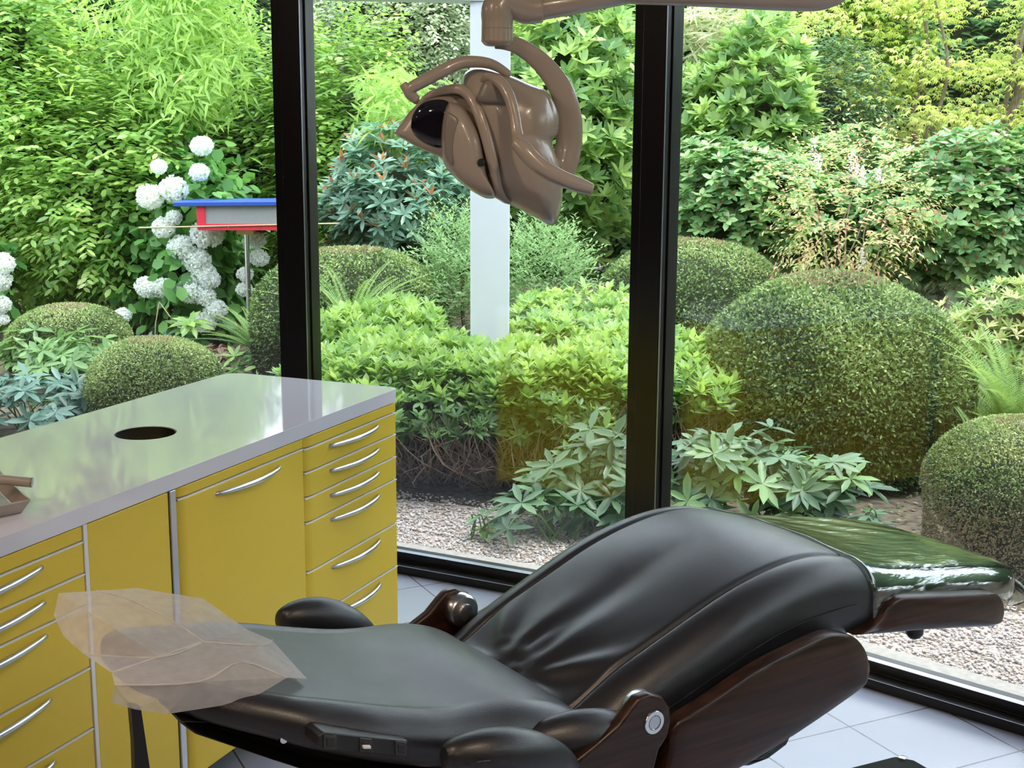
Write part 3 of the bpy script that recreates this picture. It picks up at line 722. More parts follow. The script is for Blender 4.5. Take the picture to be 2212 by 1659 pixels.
class Leaves:
    def __init__(s): s.V, s.L, s.S, s.T, s.A = [], [], [], [], []; s.nv = 0; s.nl = 0
    def add(s, P, D, N, L, W, shp='oval', col=None):
        n = len(P); D = unit(D); N = unit(N - D*(N*D).sum(1, keepdims=True)); S = np.cross(D, N)
        tv, tf = SHP[shp]; tv = np.array(tv); L = np.broadcast_to(L, (n,))[:, None, None]; W = np.broadcast_to(W, (n,))[:, None, None]
        V = P[:, None, :] + D[:, None, :]*tv[None, :, :1]*L + S[:, None, :]*tv[None, :, 1:2]*W + N[:, None, :]*tv[None, :, 2:3]*L
        k = len(tv); lo = np.concatenate([np.array(f) for f in tf]); tot = np.array([len(f) for f in tf])
        loops = (lo[None, :] + (np.arange(n)*k)[:, None] + s.nv).ravel(); st = np.concatenate([[0], np.cumsum(tot)[:-1]])
        starts = (st[None, :] + (np.arange(n)*len(lo))[:, None] + s.nl).ravel()
        s.V.append(V.reshape(-1, 3)); s.L.append(loops); s.S.append(starts); s.T.append(np.tile(tot, n))
        c = RNG.random(n) if col is None else np.broadcast_to(col, (n,)); s.A.append(np.repeat(c, k))
        s.nv += n*k; s.nl += n*len(lo)
    def mesh(s, name):
        V = np.concatenate(s.V).astype('f'); L = np.concatenate(s.L).astype('i'); S = np.concatenate(s.S).astype('i'); T = np.concatenate(s.T).astype('i')
        me = bpy.data.meshes.new(name); me.vertices.add(len(V)); me.vertices.foreach_set('co', V.ravel())
        me.loops.add(len(L)); me.loops.foreach_set('vertex_index', L)
        me.polygons.add(len(S)); me.polygons.foreach_set('loop_start', S)
        me.polygons.foreach_set('loop_total', T)
        me.update(calc_edges=True)
        a = me.attributes.new('rnd', 'FLOAT', 'POINT'); a.data.foreach_set('value', np.concatenate(s.A).astype('f'))
        return me
def lump(D, f, amp, seed):
    r = np.random.default_rng(abs(int(seed))); o = np.zeros(len(D))
    for k in range(5):
        w_ = r.normal(size=3)*f; o += np.sin(D @ w_ + r.uniform(0, 6))/5
    return 1 + amp*o*2
def blob_points(n, c, r, depth=.35, amp=.12, seed=0, cut=-.35, sq=1.0, zmin=-1):
    # points in the outer layer of a lumpy ellipsoid, on the side that can be seen
    out = []; need = n
    while need > 0:
        D = rvec(need*3+10)
        if sq != 1: D = unit(np.sign(D)*np.abs(D)**sq)
        P = D*np.array(r); to = -(P*0+np.array([c[0], c[1], 0])); to = unit(to)
        m = ((unit(D/np.array(r))*to).sum(1) > cut) & (D[:, 2] > zmin)
        D = D[m][:need]; need -= len(D); out.append(D)
    D = np.concatenate(out); k = lump(D, 3.2, amp, seed)*(1 - depth*RNG.random(len(D))**1.6)
    return np.array(c) + D*np.array(r)*k[:, None], unit(D/np.array(r))
def whorls(L, P, N, n, ln, wd, open_=1.15, shp='oval', upb=.5, col=None, jit=.25, droop=0):
    # a rosette of n leaves at each point
    m = len(P); ax = unit(N*(1-upb) + np.array([0, 0, 1])*upb + rvec(m)*.25)
    e1 = unit(np.cross(ax, rvec(m))); e2 = np.cross(ax, e1); ph = RNG.random(m)*6.28; cc = RNG.random(m) if col is None else col
    for k in range(n):
        a = ph + 6.283*k/n + RNG.normal(size=m)*.15; rd = e1*np.cos(a)[:, None] + e2*np.sin(a)[:, None]
        t = open_ + RNG.normal(size=m)*jit
        D = ax*np.cos(t)[:, None] + rd*np.sin(t)[:, None]; D[:, 2] -= droop
        Nn = ax*np.sin(t)[:, None] - rd*np.cos(t)[:, None]
        s = RNG.uniform(.7, 1.1, m)
        L.add(P, D, Nn, ln*s, wd*s, shp, np.clip(cc + RNG.normal(size=m)*.1, 0, 1))
def sprays(L, P, N, n, seglen, ln, wd, shp='oval', out=.6, droop=.35, col=None, angle=.9):
    # short twigs with alternating leaves
    m = len(P); D0 = unit(N*out + rvec(m)*.6 + np.array([0, 0, .15])); cc = RNG.random(m)
    up = np.tile(np.array([0, 0, 1.]), (m, 1)); S = unit(np.cross(D0, up)); Q = P.copy()
    for k in range(n):
        Q = Q + D0*seglen/n; D0 = unit(D0 + np.array([0, 0, -droop/n]) + rvec(m)*.08); sg = 1 if k % 2 else -1
        d = D0*math.cos(angle) + S*sg*math.sin(angle) + np.array([0, 0, -droop*.4]) + rvec(m)*.2
        nn = up + N*.5 + rvec(m)*.35; s = RNG.uniform(.7, 1.15, m)
        L.add(Q, d, nn, ln*s, wd*s, shp, np.clip(cc*.6 + RNG.random(m)*.4, 0, 1) if col is None else col)
def plant(name, label, cat, L, mat, base, group=None, part='foliage', obj_leaf='foliage'):
    r = thing(name, label, cat, loc=(base[0], base[1], 0), group=group)
    for l, m_, nm in (L if isinstance(L, list) else [(L, mat, part)]):
        me = l.mesh(nm); me.transform(Matrix.Translation((-base[0], -base[1], 0))); link(nm, me, m_, r)
    return r
def stems(r, base, tops, rad=.018, mat='bark', nm='stem', wig=.08):
    for t in tops:
        b = Vector((random.uniform(-.06, .06), random.uniform(-.06, .06), -.04)); t = Vector(t) - Vector((base[0], base[1], 0))
        P = [b.lerp(t, f) + Vector((random.uniform(-wig, wig)*math.sin(PI*f), random.uniform(-wig, wig)*math.sin(PI*f), .1*math.sin(PI*f))) for f in (0, .25, .5, .75, 1)]
        P = smoothpts(P, 4); tube(nm, P, [rad*(1-.65*i/(len(P)-1)) for i in range(len(P))], MT[mat], r, 7)
def boxpx(x0, y0, x1, y1, Y):
    c = at((x0+x1)/2, (y0+y1)/2, Y); a = at(x0, (y0+y1)/2, Y); b = at(x1, (y0+y1)/2, Y); t = at((x0+x1)/2, y0, Y); d = at((x0+x1)/2, y1, Y)
    return np.array(c), abs(b.x-a.x)/2, abs(t.z-d.z)/2

G = lambda *c: [tuple(c_) for c_ in c]
LM = {
 'camellia': leaf_mat('camellia_leaf', [(.07, .18, .02), (.14, .31, .04), (.23, .44, .05), (.36, .56, .08), (.46, .50, .14)], .33, .34, .7),
 'bamboo': leaf_mat('bamboo_leaf', [(.16, .34, .03), (.28, .50, .05), (.40, .60, .08)], .5, .35),
 'hydrangea': leaf_mat('hydrangea_leaf', [(.04, .18, .03), (.10, .32, .05), (.18, .44, .06)], .45, .3),
 'flower': leaf_mat('hydrangea_flower', [(.70, .76, .62), (.80, .83, .80), (.84, .84, .86)], .7, .3, .2),
 'box': leaf_mat('box_leaf', [(.05, .09, .02), (.14, .23, .05), (.26, .38, .09), (.38, .45, .15), (.30, .22, .11)], .5, .2),
 'yew': leaf_mat('yew_leaf', [(.02, .04, .01), (.09, .17, .04), (.20, .34, .07), (.36, .46, .13), (.28, .20, .10)], .45, .2),
 'azalea': leaf_mat('azalea_leaf', [(.04, .12, .03), (.11, .26, .05), (.22, .40, .06), (.36, .52, .09)], .4, .3, .5),
 'rhodo': leaf_mat('rhododendron_leaf', [(.08, .20, .05), (.18, .36, .07), (.30, .48, .09), (.42, .58, .13)], .4, .3, .5),
 'rhodo_red': leaf_mat('red_stalked_leaf', [(.07, .19, .05), (.16, .35, .10), (.27, .49, .14), (.38, .57, .19)], .38, .25, .6),
 'redstalk': leaf_mat('red_stalk', [(.35, .07, .04), (.45, .12, .05)], .5, .1),
 'bluegreen': leaf_mat('bluegreen_leaf', [(.08, .19, .12), (.17, .34, .23), (.30, .48, .33)], .4, .25, .6),
 'rust': leaf_mat('rust_leaf', [(.40, .12, .03), (.55, .22, .05)], .6, .2),
 'variegated': leaf_mat('variegated_leaf', [(.14, .25, .10), (.30, .40, .20), (.58, .62, .42), (.74, .75, .60)], .45, .25),
 'fresh': leaf_mat('fresh_leaf', [(.14, .29, .10), (.22, .39, .13), (.31, .48, .17)], .5, .35),
 'hellebore': leaf_mat('hellebore_leaf', [(.030, .10, .03), (.07, .17, .065), (.12, .24, .11), (.15, .31, .06)], .40, .2, .5),
 'midgreen': leaf_mat('midgreen_leaf', [(.07, .18, .04), (.15, .30, .07), (.24, .42, .12)], .4, .25, .5),
 'darkplant': leaf_mat('dark_bluegreen_leaf', [(.03, .09, .06), (.06, .17, .12), (.12, .26, .20)], .4, .2, .6),
 'maple': leaf_mat('maple_leaf', [(.26, .38, .04), (.42, .54, .06), (.54, .60, .10), (.62, .50, .20)], .55, .4),
 'nandina': leaf_mat('nandina_leaf', [(.18, .34, .06), (.34, .46, .09), (.52, .52, .14), (.62, .40, .20), (.68, .22, .16)], .5, .3),
 'panicle': leaf_mat('panicle', [(.72, .60, .56), (.82, .76, .72)], .8, .2),
 'pieris': leaf_mat('pieris_leaf', [(.10, .24, .05), (.20, .36, .07), (.28, .42, .09), (.36, .46, .12), (.72, .66, .32)], .45, .3),
 'feather': leaf_mat('feathery_leaf', [(.10, .24, .05), (.20, .38, .07), (.32, .48, .10)], .6, .3),
 'holly': leaf_mat('dark_shrub_leaf', [(.03, .10, .03), (.08, .20, .06), (.20, .34, .10)], .4, .2, .6),
 'strap': leaf_mat('cream_striped_leaf', [(.20, .32, .08), (.50, .52, .25), (.72, .70, .50)], .5, .3),
 'bronze': leaf_mat('bronze_leaf', [(.10, .03, .03), (.22, .09, .06), (.25, .20, .10)], .5, .2),
 'hedge': leaf_mat('far_hedge_leaf', [(.04, .12, .03), (.10, .24, .06), (.20, .36, .08)], .5, .3),
}
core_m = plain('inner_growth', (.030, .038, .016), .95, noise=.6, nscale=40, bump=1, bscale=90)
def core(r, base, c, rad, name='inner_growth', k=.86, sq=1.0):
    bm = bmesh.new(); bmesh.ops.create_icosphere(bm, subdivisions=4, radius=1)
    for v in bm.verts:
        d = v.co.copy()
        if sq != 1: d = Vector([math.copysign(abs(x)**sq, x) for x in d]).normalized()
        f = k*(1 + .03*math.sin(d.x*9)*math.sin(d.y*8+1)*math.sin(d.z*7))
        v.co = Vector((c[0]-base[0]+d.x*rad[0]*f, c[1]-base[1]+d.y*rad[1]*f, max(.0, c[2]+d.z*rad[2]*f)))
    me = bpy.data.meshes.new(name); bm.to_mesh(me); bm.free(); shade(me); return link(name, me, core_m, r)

# --- clipped domes
def dome(label, cx, Y, rpx, top_px, leaf, n, size, group, name='clipped_dome', cat='shrub', zc=.35, brown=False, core_k=.93, e=2.3):
    c0 = at(cx, top_px, Y); r_ = rpx*Y/2936; h = c0.z; c = (c0.x, Y, h*zc); rad = (r_, r_, h*(1-zc))
    L = Leaves(); D = rvec(n*4); D = D[(D[:, 2] > -.75)]
    to = unit(-np.array([[c[0], c[1], 0]])); D = D[((D*to).sum(1) > -.30) | (D[:, 2] > .6)][:n]
    k = (np.abs(D)**e).sum(1)**(-1/e); Q = D*k[:, None]
    lowr = np.linalg.norm(Q[:, :2], axis=1); Q[:, :2] *= np.where(Q[:, 2] < 0, (1-.10*Q[:, 2]**2)/np.maximum(.6, lowr), 1)[:, None]   # superellipsoid
    nn = unit(np.sign(D)*np.abs(Q)**(e-1)/np.array(rad))
    wob = lump(D, 4, .012, int(cx)) - .03*RNG.random(len(D))**2
    P = np.array(c) + Q*np.array(rad)*wob[:, None]; P = P[:, :]; m = P[:, 2] > .02; P, nn, D = P[m], nn[m], D[m]
    blot = lump(P*1., 9, .5, int(cx)+3) - 1
    col = np.clip(-.02 + .5*RNG.random(len(P))**1.5 + .3*blot + .42*np.clip(D[:, 2]-.1, -.3, 1) + .3*(RNG.random(len(P)) < .15) + .12*np.sin(P[:, 0]*9)*np.sin(P[:, 2]*11), 0, .8)  # paler on top, darker on the sides: light from above put into leaf colour
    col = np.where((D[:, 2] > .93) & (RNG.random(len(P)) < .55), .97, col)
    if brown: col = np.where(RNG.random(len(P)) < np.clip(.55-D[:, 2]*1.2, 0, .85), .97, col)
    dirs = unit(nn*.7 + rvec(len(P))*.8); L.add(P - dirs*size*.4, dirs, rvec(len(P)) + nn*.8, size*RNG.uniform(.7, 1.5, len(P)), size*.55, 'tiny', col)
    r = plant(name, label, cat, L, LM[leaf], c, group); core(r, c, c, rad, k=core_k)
    return r
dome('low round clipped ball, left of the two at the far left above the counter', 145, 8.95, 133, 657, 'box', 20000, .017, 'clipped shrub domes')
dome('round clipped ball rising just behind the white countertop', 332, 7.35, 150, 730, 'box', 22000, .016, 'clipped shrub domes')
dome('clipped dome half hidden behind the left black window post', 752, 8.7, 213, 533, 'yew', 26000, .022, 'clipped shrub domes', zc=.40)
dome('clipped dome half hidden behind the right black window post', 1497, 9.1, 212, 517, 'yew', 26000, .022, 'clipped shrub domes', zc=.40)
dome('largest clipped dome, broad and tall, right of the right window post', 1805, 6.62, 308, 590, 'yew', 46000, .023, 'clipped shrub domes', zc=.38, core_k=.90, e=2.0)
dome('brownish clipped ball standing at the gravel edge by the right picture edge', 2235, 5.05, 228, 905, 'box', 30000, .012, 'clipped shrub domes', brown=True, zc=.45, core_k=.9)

# --- low evergreen hedge under the white column
def hedge_shrub(label, xa, xb, Ya, Yb, h, n, seed, bare=True, cat='shrub'):
    ca = at((xa+xb)/2, 800, (Ya+Yb)/2); c = (ca.x, (Ya+Yb)/2, h*.66); rad = ((xb-xa)/2*c[1]/2936*1.1, (Yb-Ya)/2, h*.36)
    L = Leaves(); P, N = blob_points(n, c, rad, .35, .22, seed, -.5, .8, -.75)
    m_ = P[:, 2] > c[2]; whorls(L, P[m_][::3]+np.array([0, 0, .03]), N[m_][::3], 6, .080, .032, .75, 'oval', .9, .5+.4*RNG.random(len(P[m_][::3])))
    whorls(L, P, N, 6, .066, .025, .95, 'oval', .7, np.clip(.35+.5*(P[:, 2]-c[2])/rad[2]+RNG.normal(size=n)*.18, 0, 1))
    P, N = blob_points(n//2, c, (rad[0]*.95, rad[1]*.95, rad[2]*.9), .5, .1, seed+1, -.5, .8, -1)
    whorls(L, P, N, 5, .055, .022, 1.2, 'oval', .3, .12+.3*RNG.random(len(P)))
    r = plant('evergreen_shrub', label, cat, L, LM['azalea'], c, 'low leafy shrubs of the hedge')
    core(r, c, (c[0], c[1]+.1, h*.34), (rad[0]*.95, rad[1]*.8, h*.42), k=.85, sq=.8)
    if bare:
        V, F = [], []; tw = []
        for i in range(260):
            x = random.uniform(-1, 1)*rad[0]*.95; y = -rad[1]*random.uniform(.4, 1.05); z0 = random.uniform(-.03, .05)
            b = Vector((x*.6, y*.5, z0)); t = Vector((x*1.1+random.uniform(-.2, .2), y+random.uniform(-.15, .1), h*random.uniform(.25, .75)))
            m_ = b.lerp(t, .5) + Vector((random.uniform(-.1, .1), random.uniform(-.1, .05), random.uniform(-.05, .06))); pts = smoothpts([b, m_, t], 3)
            rr_ = random.uniform(.0025, .0065); k0 = len(V)
            for j, q_ in enumerate(pts):
                rj = rr_*(1-.6*j/(len(pts)-1))
                for a in range(3): V.append(q_ + Vector((math.cos(a*2.09)*rj, math.sin(a*2.09)*rj, rj*.3)))
            for j in range(len(pts)-1):
                for a in range(3): F.append((k0+j*3+a, k0+j*3+(a+1) % 3, k0+j*3+3+(a+1) % 3, k0+j*3+3+a))
        link('bare_twigs', pymesh('bare_twigs', V, F), MT['twig'], r)
    return r
hedge_shrub('low leafy shrub with bare brown lower twigs beside the yellow cabinet end', 690, 1130, 5.75, 7.1, .57, 1500, 11)
hedge_shrub('low leafy shrub with bare twigs in the middle of the hedge before the white column', 960, 1340, 5.75, 6.9, .57, 1400, 12)
hedge_shrub('low leafy shrub at the right end of the hedge beside the largest dome', 1230, 1560, 6.0, 7.3, .58, 1300, 13)
hedge_shrub('low leafy shrub just left of the foot of the white column', 820, 1100, 6.3, 6.95, .53, 1000, 16, False)
hedge_shrub('low leafy shrub at the back left of the hedge by the left window post', 640, 980, 7.0, 8.1, .58, 1100, 14, False)
hedge_shrub('low leafy shrub at the back right of the hedge behind the white column', 1090, 1420, 7.2, 8.4, .60, 1100, 15, False)

# --- tall leafy wall of shrubs
def big(name, label, cat, box_, Y, ry, kind, n, mat, seed, stems_n=3, core_k=.62, **kw):
    c, rx, rz = boxpx(*box_, Y); z0 = c[2]-rz
    L = Leaves(); parts = [(L, LM[mat], 'foliage')]
    rad = (rx, ry, rz); P, N = blob_points(n, c, rad, kw.get('depth', .4), kw.get('amp', .18), seed, kw.get('cut', -.3))
    if kind == 'whorl': whorls(L, P, N, kw.get('nl', 7), kw['ln'], kw['wd'], kw.get('open_', 1.1), 'oval', kw.get('upb', .6), None, .22, kw.get('droop', 0))
    elif kind == 'spray': sprays(L, P, N, kw.get('nl', 8), kw['seg'], kw['ln'], kw['wd'], kw.get('shp', 'oval'), kw.get('out', .6), kw.get('droop', .35), None, kw.get('angle', .9))
    if kw.get('extra'): kw['extra'](parts, P, N, c, rad)
    r = plant(name, label, cat, parts, None, c, kw.get('group'))
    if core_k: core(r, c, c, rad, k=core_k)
    stems(r, c, [(c[0]+random.uniform(-.6, .6)*rx, c[1]-ry*random.uniform(.0, .5), c[2]+random.uniform(-.2, .5)*rz) for _ in range(stems_n)], kw.get('srad', .02), kw.get('smat', 'bark'))
    return r
TG = 'tall shrubs in the garden'
big('glossy_shrub', 'tall glossy-leaved shrub at the far left edge behind the left clipped ball', 'shrub', (-230, -140, 215, 690), 11.3, .9, 'spray', 2300, 'camellia', 21, 5, .6, seg=.34, ln=.085, wd=.04, group=TG)
big('glossy_shrub', 'tall glossy-leaved shrub left of the white hydrangea with bare lower stems', 'shrub', (40, 150, 420, 655), 10.7, .8, 'spray', 1900, 'camellia', 22, 6, .55, seg=.34, ln=.085, wd=.04, group=TG)
big('glossy_shrub', 'tall glossy-leaved shrub under the bamboo behind the feeder', 'shrub', (350, 110, 700, 700), 11.9, .8, 'spray', 2000, 'camellia', 23, 6, .55, seg=.34, ln=.08, wd=.038, group=TG)
big('glossy_shrub', 'loose light-green shrub right of the left window post above the dome', 'shrub', (610, 70, 900, 640), 11.2, .7, 'spray', 1500, 'camellia', 24, 6, .5, seg=.32, ln=.075, wd=.038, group=TG)
# bamboo with hanging narrow leaves
def bamboo(label, box_, Y, n, seed, mat='bamboo'):
    c, rx, rz = boxpx(*box_, Y); L = Leaves(); m = n
    P = np.stack([c[0]+RNG.normal(size=m)*rx*.55, c[1]+RNG.normal(size=m)*.35, c[2]+RNG.uniform(-1, 1, m)*rz], 1)
    for k in range(5):
        D = unit(np.stack([RNG.normal(size=m)*.8, -.25+RNG.normal(size=m)*.5, -.45+RNG.normal(size=m)*.45], 1))
        L.add(P + RNG.normal(size=(m, 3))*.05, D, rvec(m)*.5+np.array([0, -1, .4]), RNG.uniform(.10, .17, m), .023, 'lance')
    r = plant('bamboo', label, 'bamboo', L, LM[mat], c)
    stems(r, c, [(c[0]+random.uniform(-.8, .8)*rx, c[1]+random.uniform(-.2, .3), c[2]+rz*random.uniform(.4, 1)) for _ in range(9)], .012, 'rod', 'cane', .05)
    return r
bamboo('bright green bamboo with drooping narrow leaves above the hydrangea', (270, -120, 500, 250), 10.6, 1100, 31)
bamboo('small yellow-green bamboo tuft left of the operating lamp', (800, 165, 905, 300), 10.3, 260, 32)

def ext_rust(parts, P, N, c, rad):
    L2 = Leaves(); m = RNG.random(len(P)) < .22; whorls(L2, P[m]+N[m]*.02, N[m], 3, .09, .028, .7, 'oval', .8); parts.append((L2, LM['rust'], 'rust_shoots'))
big('variegated_shrub', 'cream-edged variegated shrub behind the lamp handle', 'shrub', (640, -180, 1060, 235), 12.3, .8, 'spray', 2600, 'variegated', 41, 3, .6, seg=.22, ln=.05, wd=.027, group=TG)
big('rust_leaved_shrub', 'blue-green shrub with rusty orange young leaves left of the white column', 'shrub', (690, 300, 1040, 600), 9.9, .6, 'whorl', 620, 'bluegreen', 42, 5, .55, ln=.12, wd=.036, open_=1.15, extra=ext_rust, group=TG)
big('bright_rhododendron', 'bright green rhododendron between the white column and the right post', 'shrub', (1060, -80, 1400, 560), 10.6, .8, 'whorl', 900, 'rhodo', 43, 4, .62, ln=.145, wd=.05, open_=.95, group=TG)
big('bright_rhododendron', 'bright green rhododendron right of the right post below the ceiling arm', 'shrub', (1400, 70, 1800, 560), 11.6, .8, 'whorl', 900, 'rhodo', 44, 4, .62, ln=.15, wd=.055, open_=.95, group=TG)
def ext_red(parts, P, N, c, rad):
    L2 = Leaves(); whorls(L2, P, N, 4, .035, .008, .7, 'lance', .6); parts.append((L2, LM['redstalk'], 'red_stalks'))
big('red_stalked_rhododendron', 'round-leaved rhododendron with red stalks left of the nandina', 'shrub', (1400, 270, 1800, 640), 9.9, .6, 'whorl', 900, 'rhodo_red', 45, 4, .6, ln=.088, wd=.048, open_=1.3, extra=ext_red, group=TG)
big('red_stalked_rhododendron', 'round-leaved rhododendron with red stalks by the right picture edge', 'shrub', (1830, 280, 2330, 640), 9.6, .7, 'whorl', 1200, 'rhodo_red', 46, 4, .6, ln=.088, wd=.048, open_=1.3, extra=ext_red, group=TG)
big('red_stalked_rhododendron', 'round-leaved rhododendron with red stalks directly behind the nandina', 'shrub', (1640, 290, 1990, 600), 10.4, .5, 'whorl', 800, 'rhodo_red', 47, 3, .6, ln=.088, wd=.048, open_=1.3, extra=ext_red, group=TG)
big('dark_shrub', 'dark fine-leaved shrub between the rhododendron and the maple', 'shrub', (1660, 100, 1900, 420), 12.0, .5, 'spray', 1300, 'holly', 48, 3, .5, seg=.25, ln=.04, wd=.022, group=TG)
# Japanese maple in flat tiers
def maple():
    c, rx, rz = boxpx(1700, -150, 2420, 340, 12.6); L = Leaves(); n = 5200
    tiers = [(c[0]+random.uniform(-1, 1)*rx*.8, c[1]+random.uniform(-.8, .5), c[2]+random.uniform(-1, 1)*rz*.9, random.uniform(.4, .8)) for _ in range(46)]
    T = np.array(tiers)[RNG.integers(0, len(tiers), n)]; a = RNG.random(n)*6.28; q_ = np.sqrt(RNG.random(n))*T[:, 3]
    P = np.stack([T[:, 0]+np.cos(a)*q_, T[:, 1]+np.sin(a)*q_*.7, T[:, 2]-q_**2*.35+RNG.normal(size=n)*.05], 1)
    col = np.clip(RNG.random(n)*.75 + np.where(q_ > .55, .22, 0), 0, 1)
    for k in range(5):
        t = (k-2)*.62; ux = np.stack([np.sin(a+t), np.cos(a+t)*.8, -.45+RNG.normal(size=n)*.25], 1)
        L.add(P, ux, np.array([0, -.5, 1.])+rvec(n)*.5, .055, .017, 'lance', col)
    r = plant('maple_tree', 'yellow-green maple with fine feathery leaves in the upper right', 'tree', L, LM['maple'], c)
    stems(r, c, [(x, y, z) for x, y, z, q_ in tiers[:22]], .030, 'bark', 'branch', .15)
maple()
big('tree', 'leafy tree with a thick pale trunk below the end of the ceiling arm', 'tree', (1590, -160, 1990, 190), 13.6, .8, 'spray', 1500, 'rhodo', 49, 2, .6, seg=.35, ln=.08, wd=.05)
r = thing('forked_tree', 'thick forked pale brown tree trunk high behind the right rhododendron', 'tree', loc=tuple(Vector(at(1668, 600, 13.0)).xy) + (0,))
b = r.location
def rel(x, y, Y): return Vector(at(x, y, Y)) - b
tube('trunk', smoothpts([Vector((0, 0, -.1)), rel(1670, 300, 13), rel(1672, 110, 13), rel(1655, 40, 13), rel(1620, -60, 13)], 4), [.12]*5+[.10]*4+[.09]*4+[.07]*4, MT['bark'], r, 10)
tube('limb', smoothpts([rel(1672, 110, 13), rel(1700, 55, 12.9), rel(1740, -40, 12.9)], 4), .05, MT['bark'], r, 8)
# cream striped strap leaves
c, rx, rz = boxpx(1440, 15, 1650, 115, 12.2); L = Leaves(); n = 420
P = np.stack([c[0]+RNG.uniform(-1, 1, n)*rx, c[1]+RNG.normal(size=n)*.2, c[2]+RNG.uniform(-1, .8, n)*rz], 1)
L.add(P, np.stack([RNG.normal(size=n), RNG.normal(size=n)*.4, RNG.normal(size=n)*.6], 1), rvec(n)+np.array([0, -1, .5]), RNG.uniform(.22, .42, n), .022, 'lance')
plant('striped_bamboo', 'cream-striped bamboo with long pale leaves just below the ceiling arm', 'bamboo', L, LM['strap'], c)
# nandina
c, rx, rz = boxpx(1700, 330, 1960, 600, 8.9); L = Leaves(); L2 = Leaves()
P, N = blob_points(420, c, (rx, .4, rz), .6, .2, 51, -.6)
sprays(L, P, N, 9, .30, .045, .017, 'lance', .7, .3, None, .8)
r = plant('nandina', 'nandina with yellow and red narrow leaflets behind the largest dome', 'shrub', L, LM['nandina'], c)
stems(r, c, [(c[0]+random.uniform(-.8, .8)*rx, c[1], c[2]+random.uniform(0, .8)*rz) for _ in range(7)], .009, 'twig')
for (x, y, s_) in ((1757, 335, .10), (1766, 352, .07), (1840, 352, .09), (1850, 362, .05), (1862, 380, .07), (1897, 372, .05), (1860, 560, .08)):
    L2 = Leaves(); q_ = np.array(at(x, y+20, 8.5)); m = 90; h_ = RNG.random(m)
    P = q_ + np.stack([RNG.normal(size=m)*.020*(1.1-h_), RNG.normal(size=m)*.02*(1.1-h_), h_*s_*1.6], 1); L2.add(P, rvec(m), rvec(m), .014, .012, 'petal')
    me = L2.mesh('flower_panicle'); me.transform(Matrix.Translation((-c[0], -c[1], 0))); link('flower_panicle', me, LM['panicle'], r)
# hydrangeas
def hydrangea(label, box_, Y, ry, n, seed, heads, hr=.086):
    c, rx, rz = boxpx(*box_, Y); L = Leaves(); P, N = blob_points(n, c, (rx, ry, rz), .5, .25, seed, -.4)
    for k in range(3):
        m = len(P); D = unit(N*.5 + rvec(m)*.7 + np.array([0, 0, -.35])); L.add(P + RNG.normal(size=P.shape)*.04, D, N + np.array([0, 0, .7]) + rvec(m)*.3, RNG.uniform(.09, .15, m), RNG.uniform(.07, .10, m), 'oval')
    r = plant('hydrangea', label, 'shrub', L, LM['hydrangea'], c); core(r, c, (c[0], c[1]+.2, c[2]), (rx*.8, ry*.7, rz*.9), k=.8)
    stems(r, c, [(c[0]+random.uniform(-.8, .8)*rx, c[1]-ry*.4, c[2]+random.uniform(-.2, .7)*rz) for _ in range(8)], .008, 'twig')
    for (x, y, s_, *yy) in heads:
        q_ = np.array(at(x, y, (yy[0] if yy else Y-ry*1.12))); L2 = Leaves(); m = 330; d = rvec(m); R_ = hr*s_*np.array([1.05, 1, .9])
        P = q_ + d*R_*(lump(d, 6, .06, int(x))[:, None]-.16*RNG.random((m, 1))); t1 = unit(np.cross(d, rvec(m)))
        for k in range(2):
            t_ = t1 if k else -t1; L2.add(P, t_ + d*.6 + rvec(m)*.4, d + rvec(m)*.5, .024*s_, .020*s_, 'petal', .35+.65*RNG.random(m))
        me = L2.mesh('flower_head'); me.transform(Matrix.Translation((-c[0], -c[1], 0))); f_ = link('flower_head', me, LM['flower'], r)
        bm = bmesh.new(); bmesh.ops.create_icosphere(bm, subdivisions=2, radius=hr*s_*.76)
        me2 = bpy.data.meshes.new('flower_core'); bm.to_mesh(me2); bm.free(); me2.transform(Matrix.Translation(Vector(q_) - Vector((c[0], c[1], 0)))); shade(me2)
        me2.attributes.new('rnd', 'FLOAT', 'POINT'); link('flower_core', me2, LM['flower'], f_)
    return r
hydrangea('hydrangea bush full of white round flower heads left of the feeder pole', (270, 300, 560, 760), 10.2, .55, 520, 61,
    [(375, 408, 1.0), (325, 425, 1.0), (436, 315, .8), (343, 360, .6), (353, 492, .85), (448, 505, 1.15), (392, 535, 1.0), (425, 562, 1.0), (440, 590, .9), (412, 628, 1.0), (442, 640, .8),
     (318, 620, .9), (351, 622, .82), (452, 603, .8), (466, 668, .85), (443, 696, .85), (495, 465, 1.0), (376, 470, .6), (265, 682, .65), (397, 700, .5), (430, 372, .7), (555, 520, .65), (560, 557, .7), (530, 592, .6), (528, 625, .6)])
hydrangea('white-flowered hydrangea cut off by the left picture edge', (-130, 500, 30, 720), 9.9, .35, 110, 62, [(4, 570, .9), (-2, 605, .9), (2, 658, .75), (8, 690, .45)])

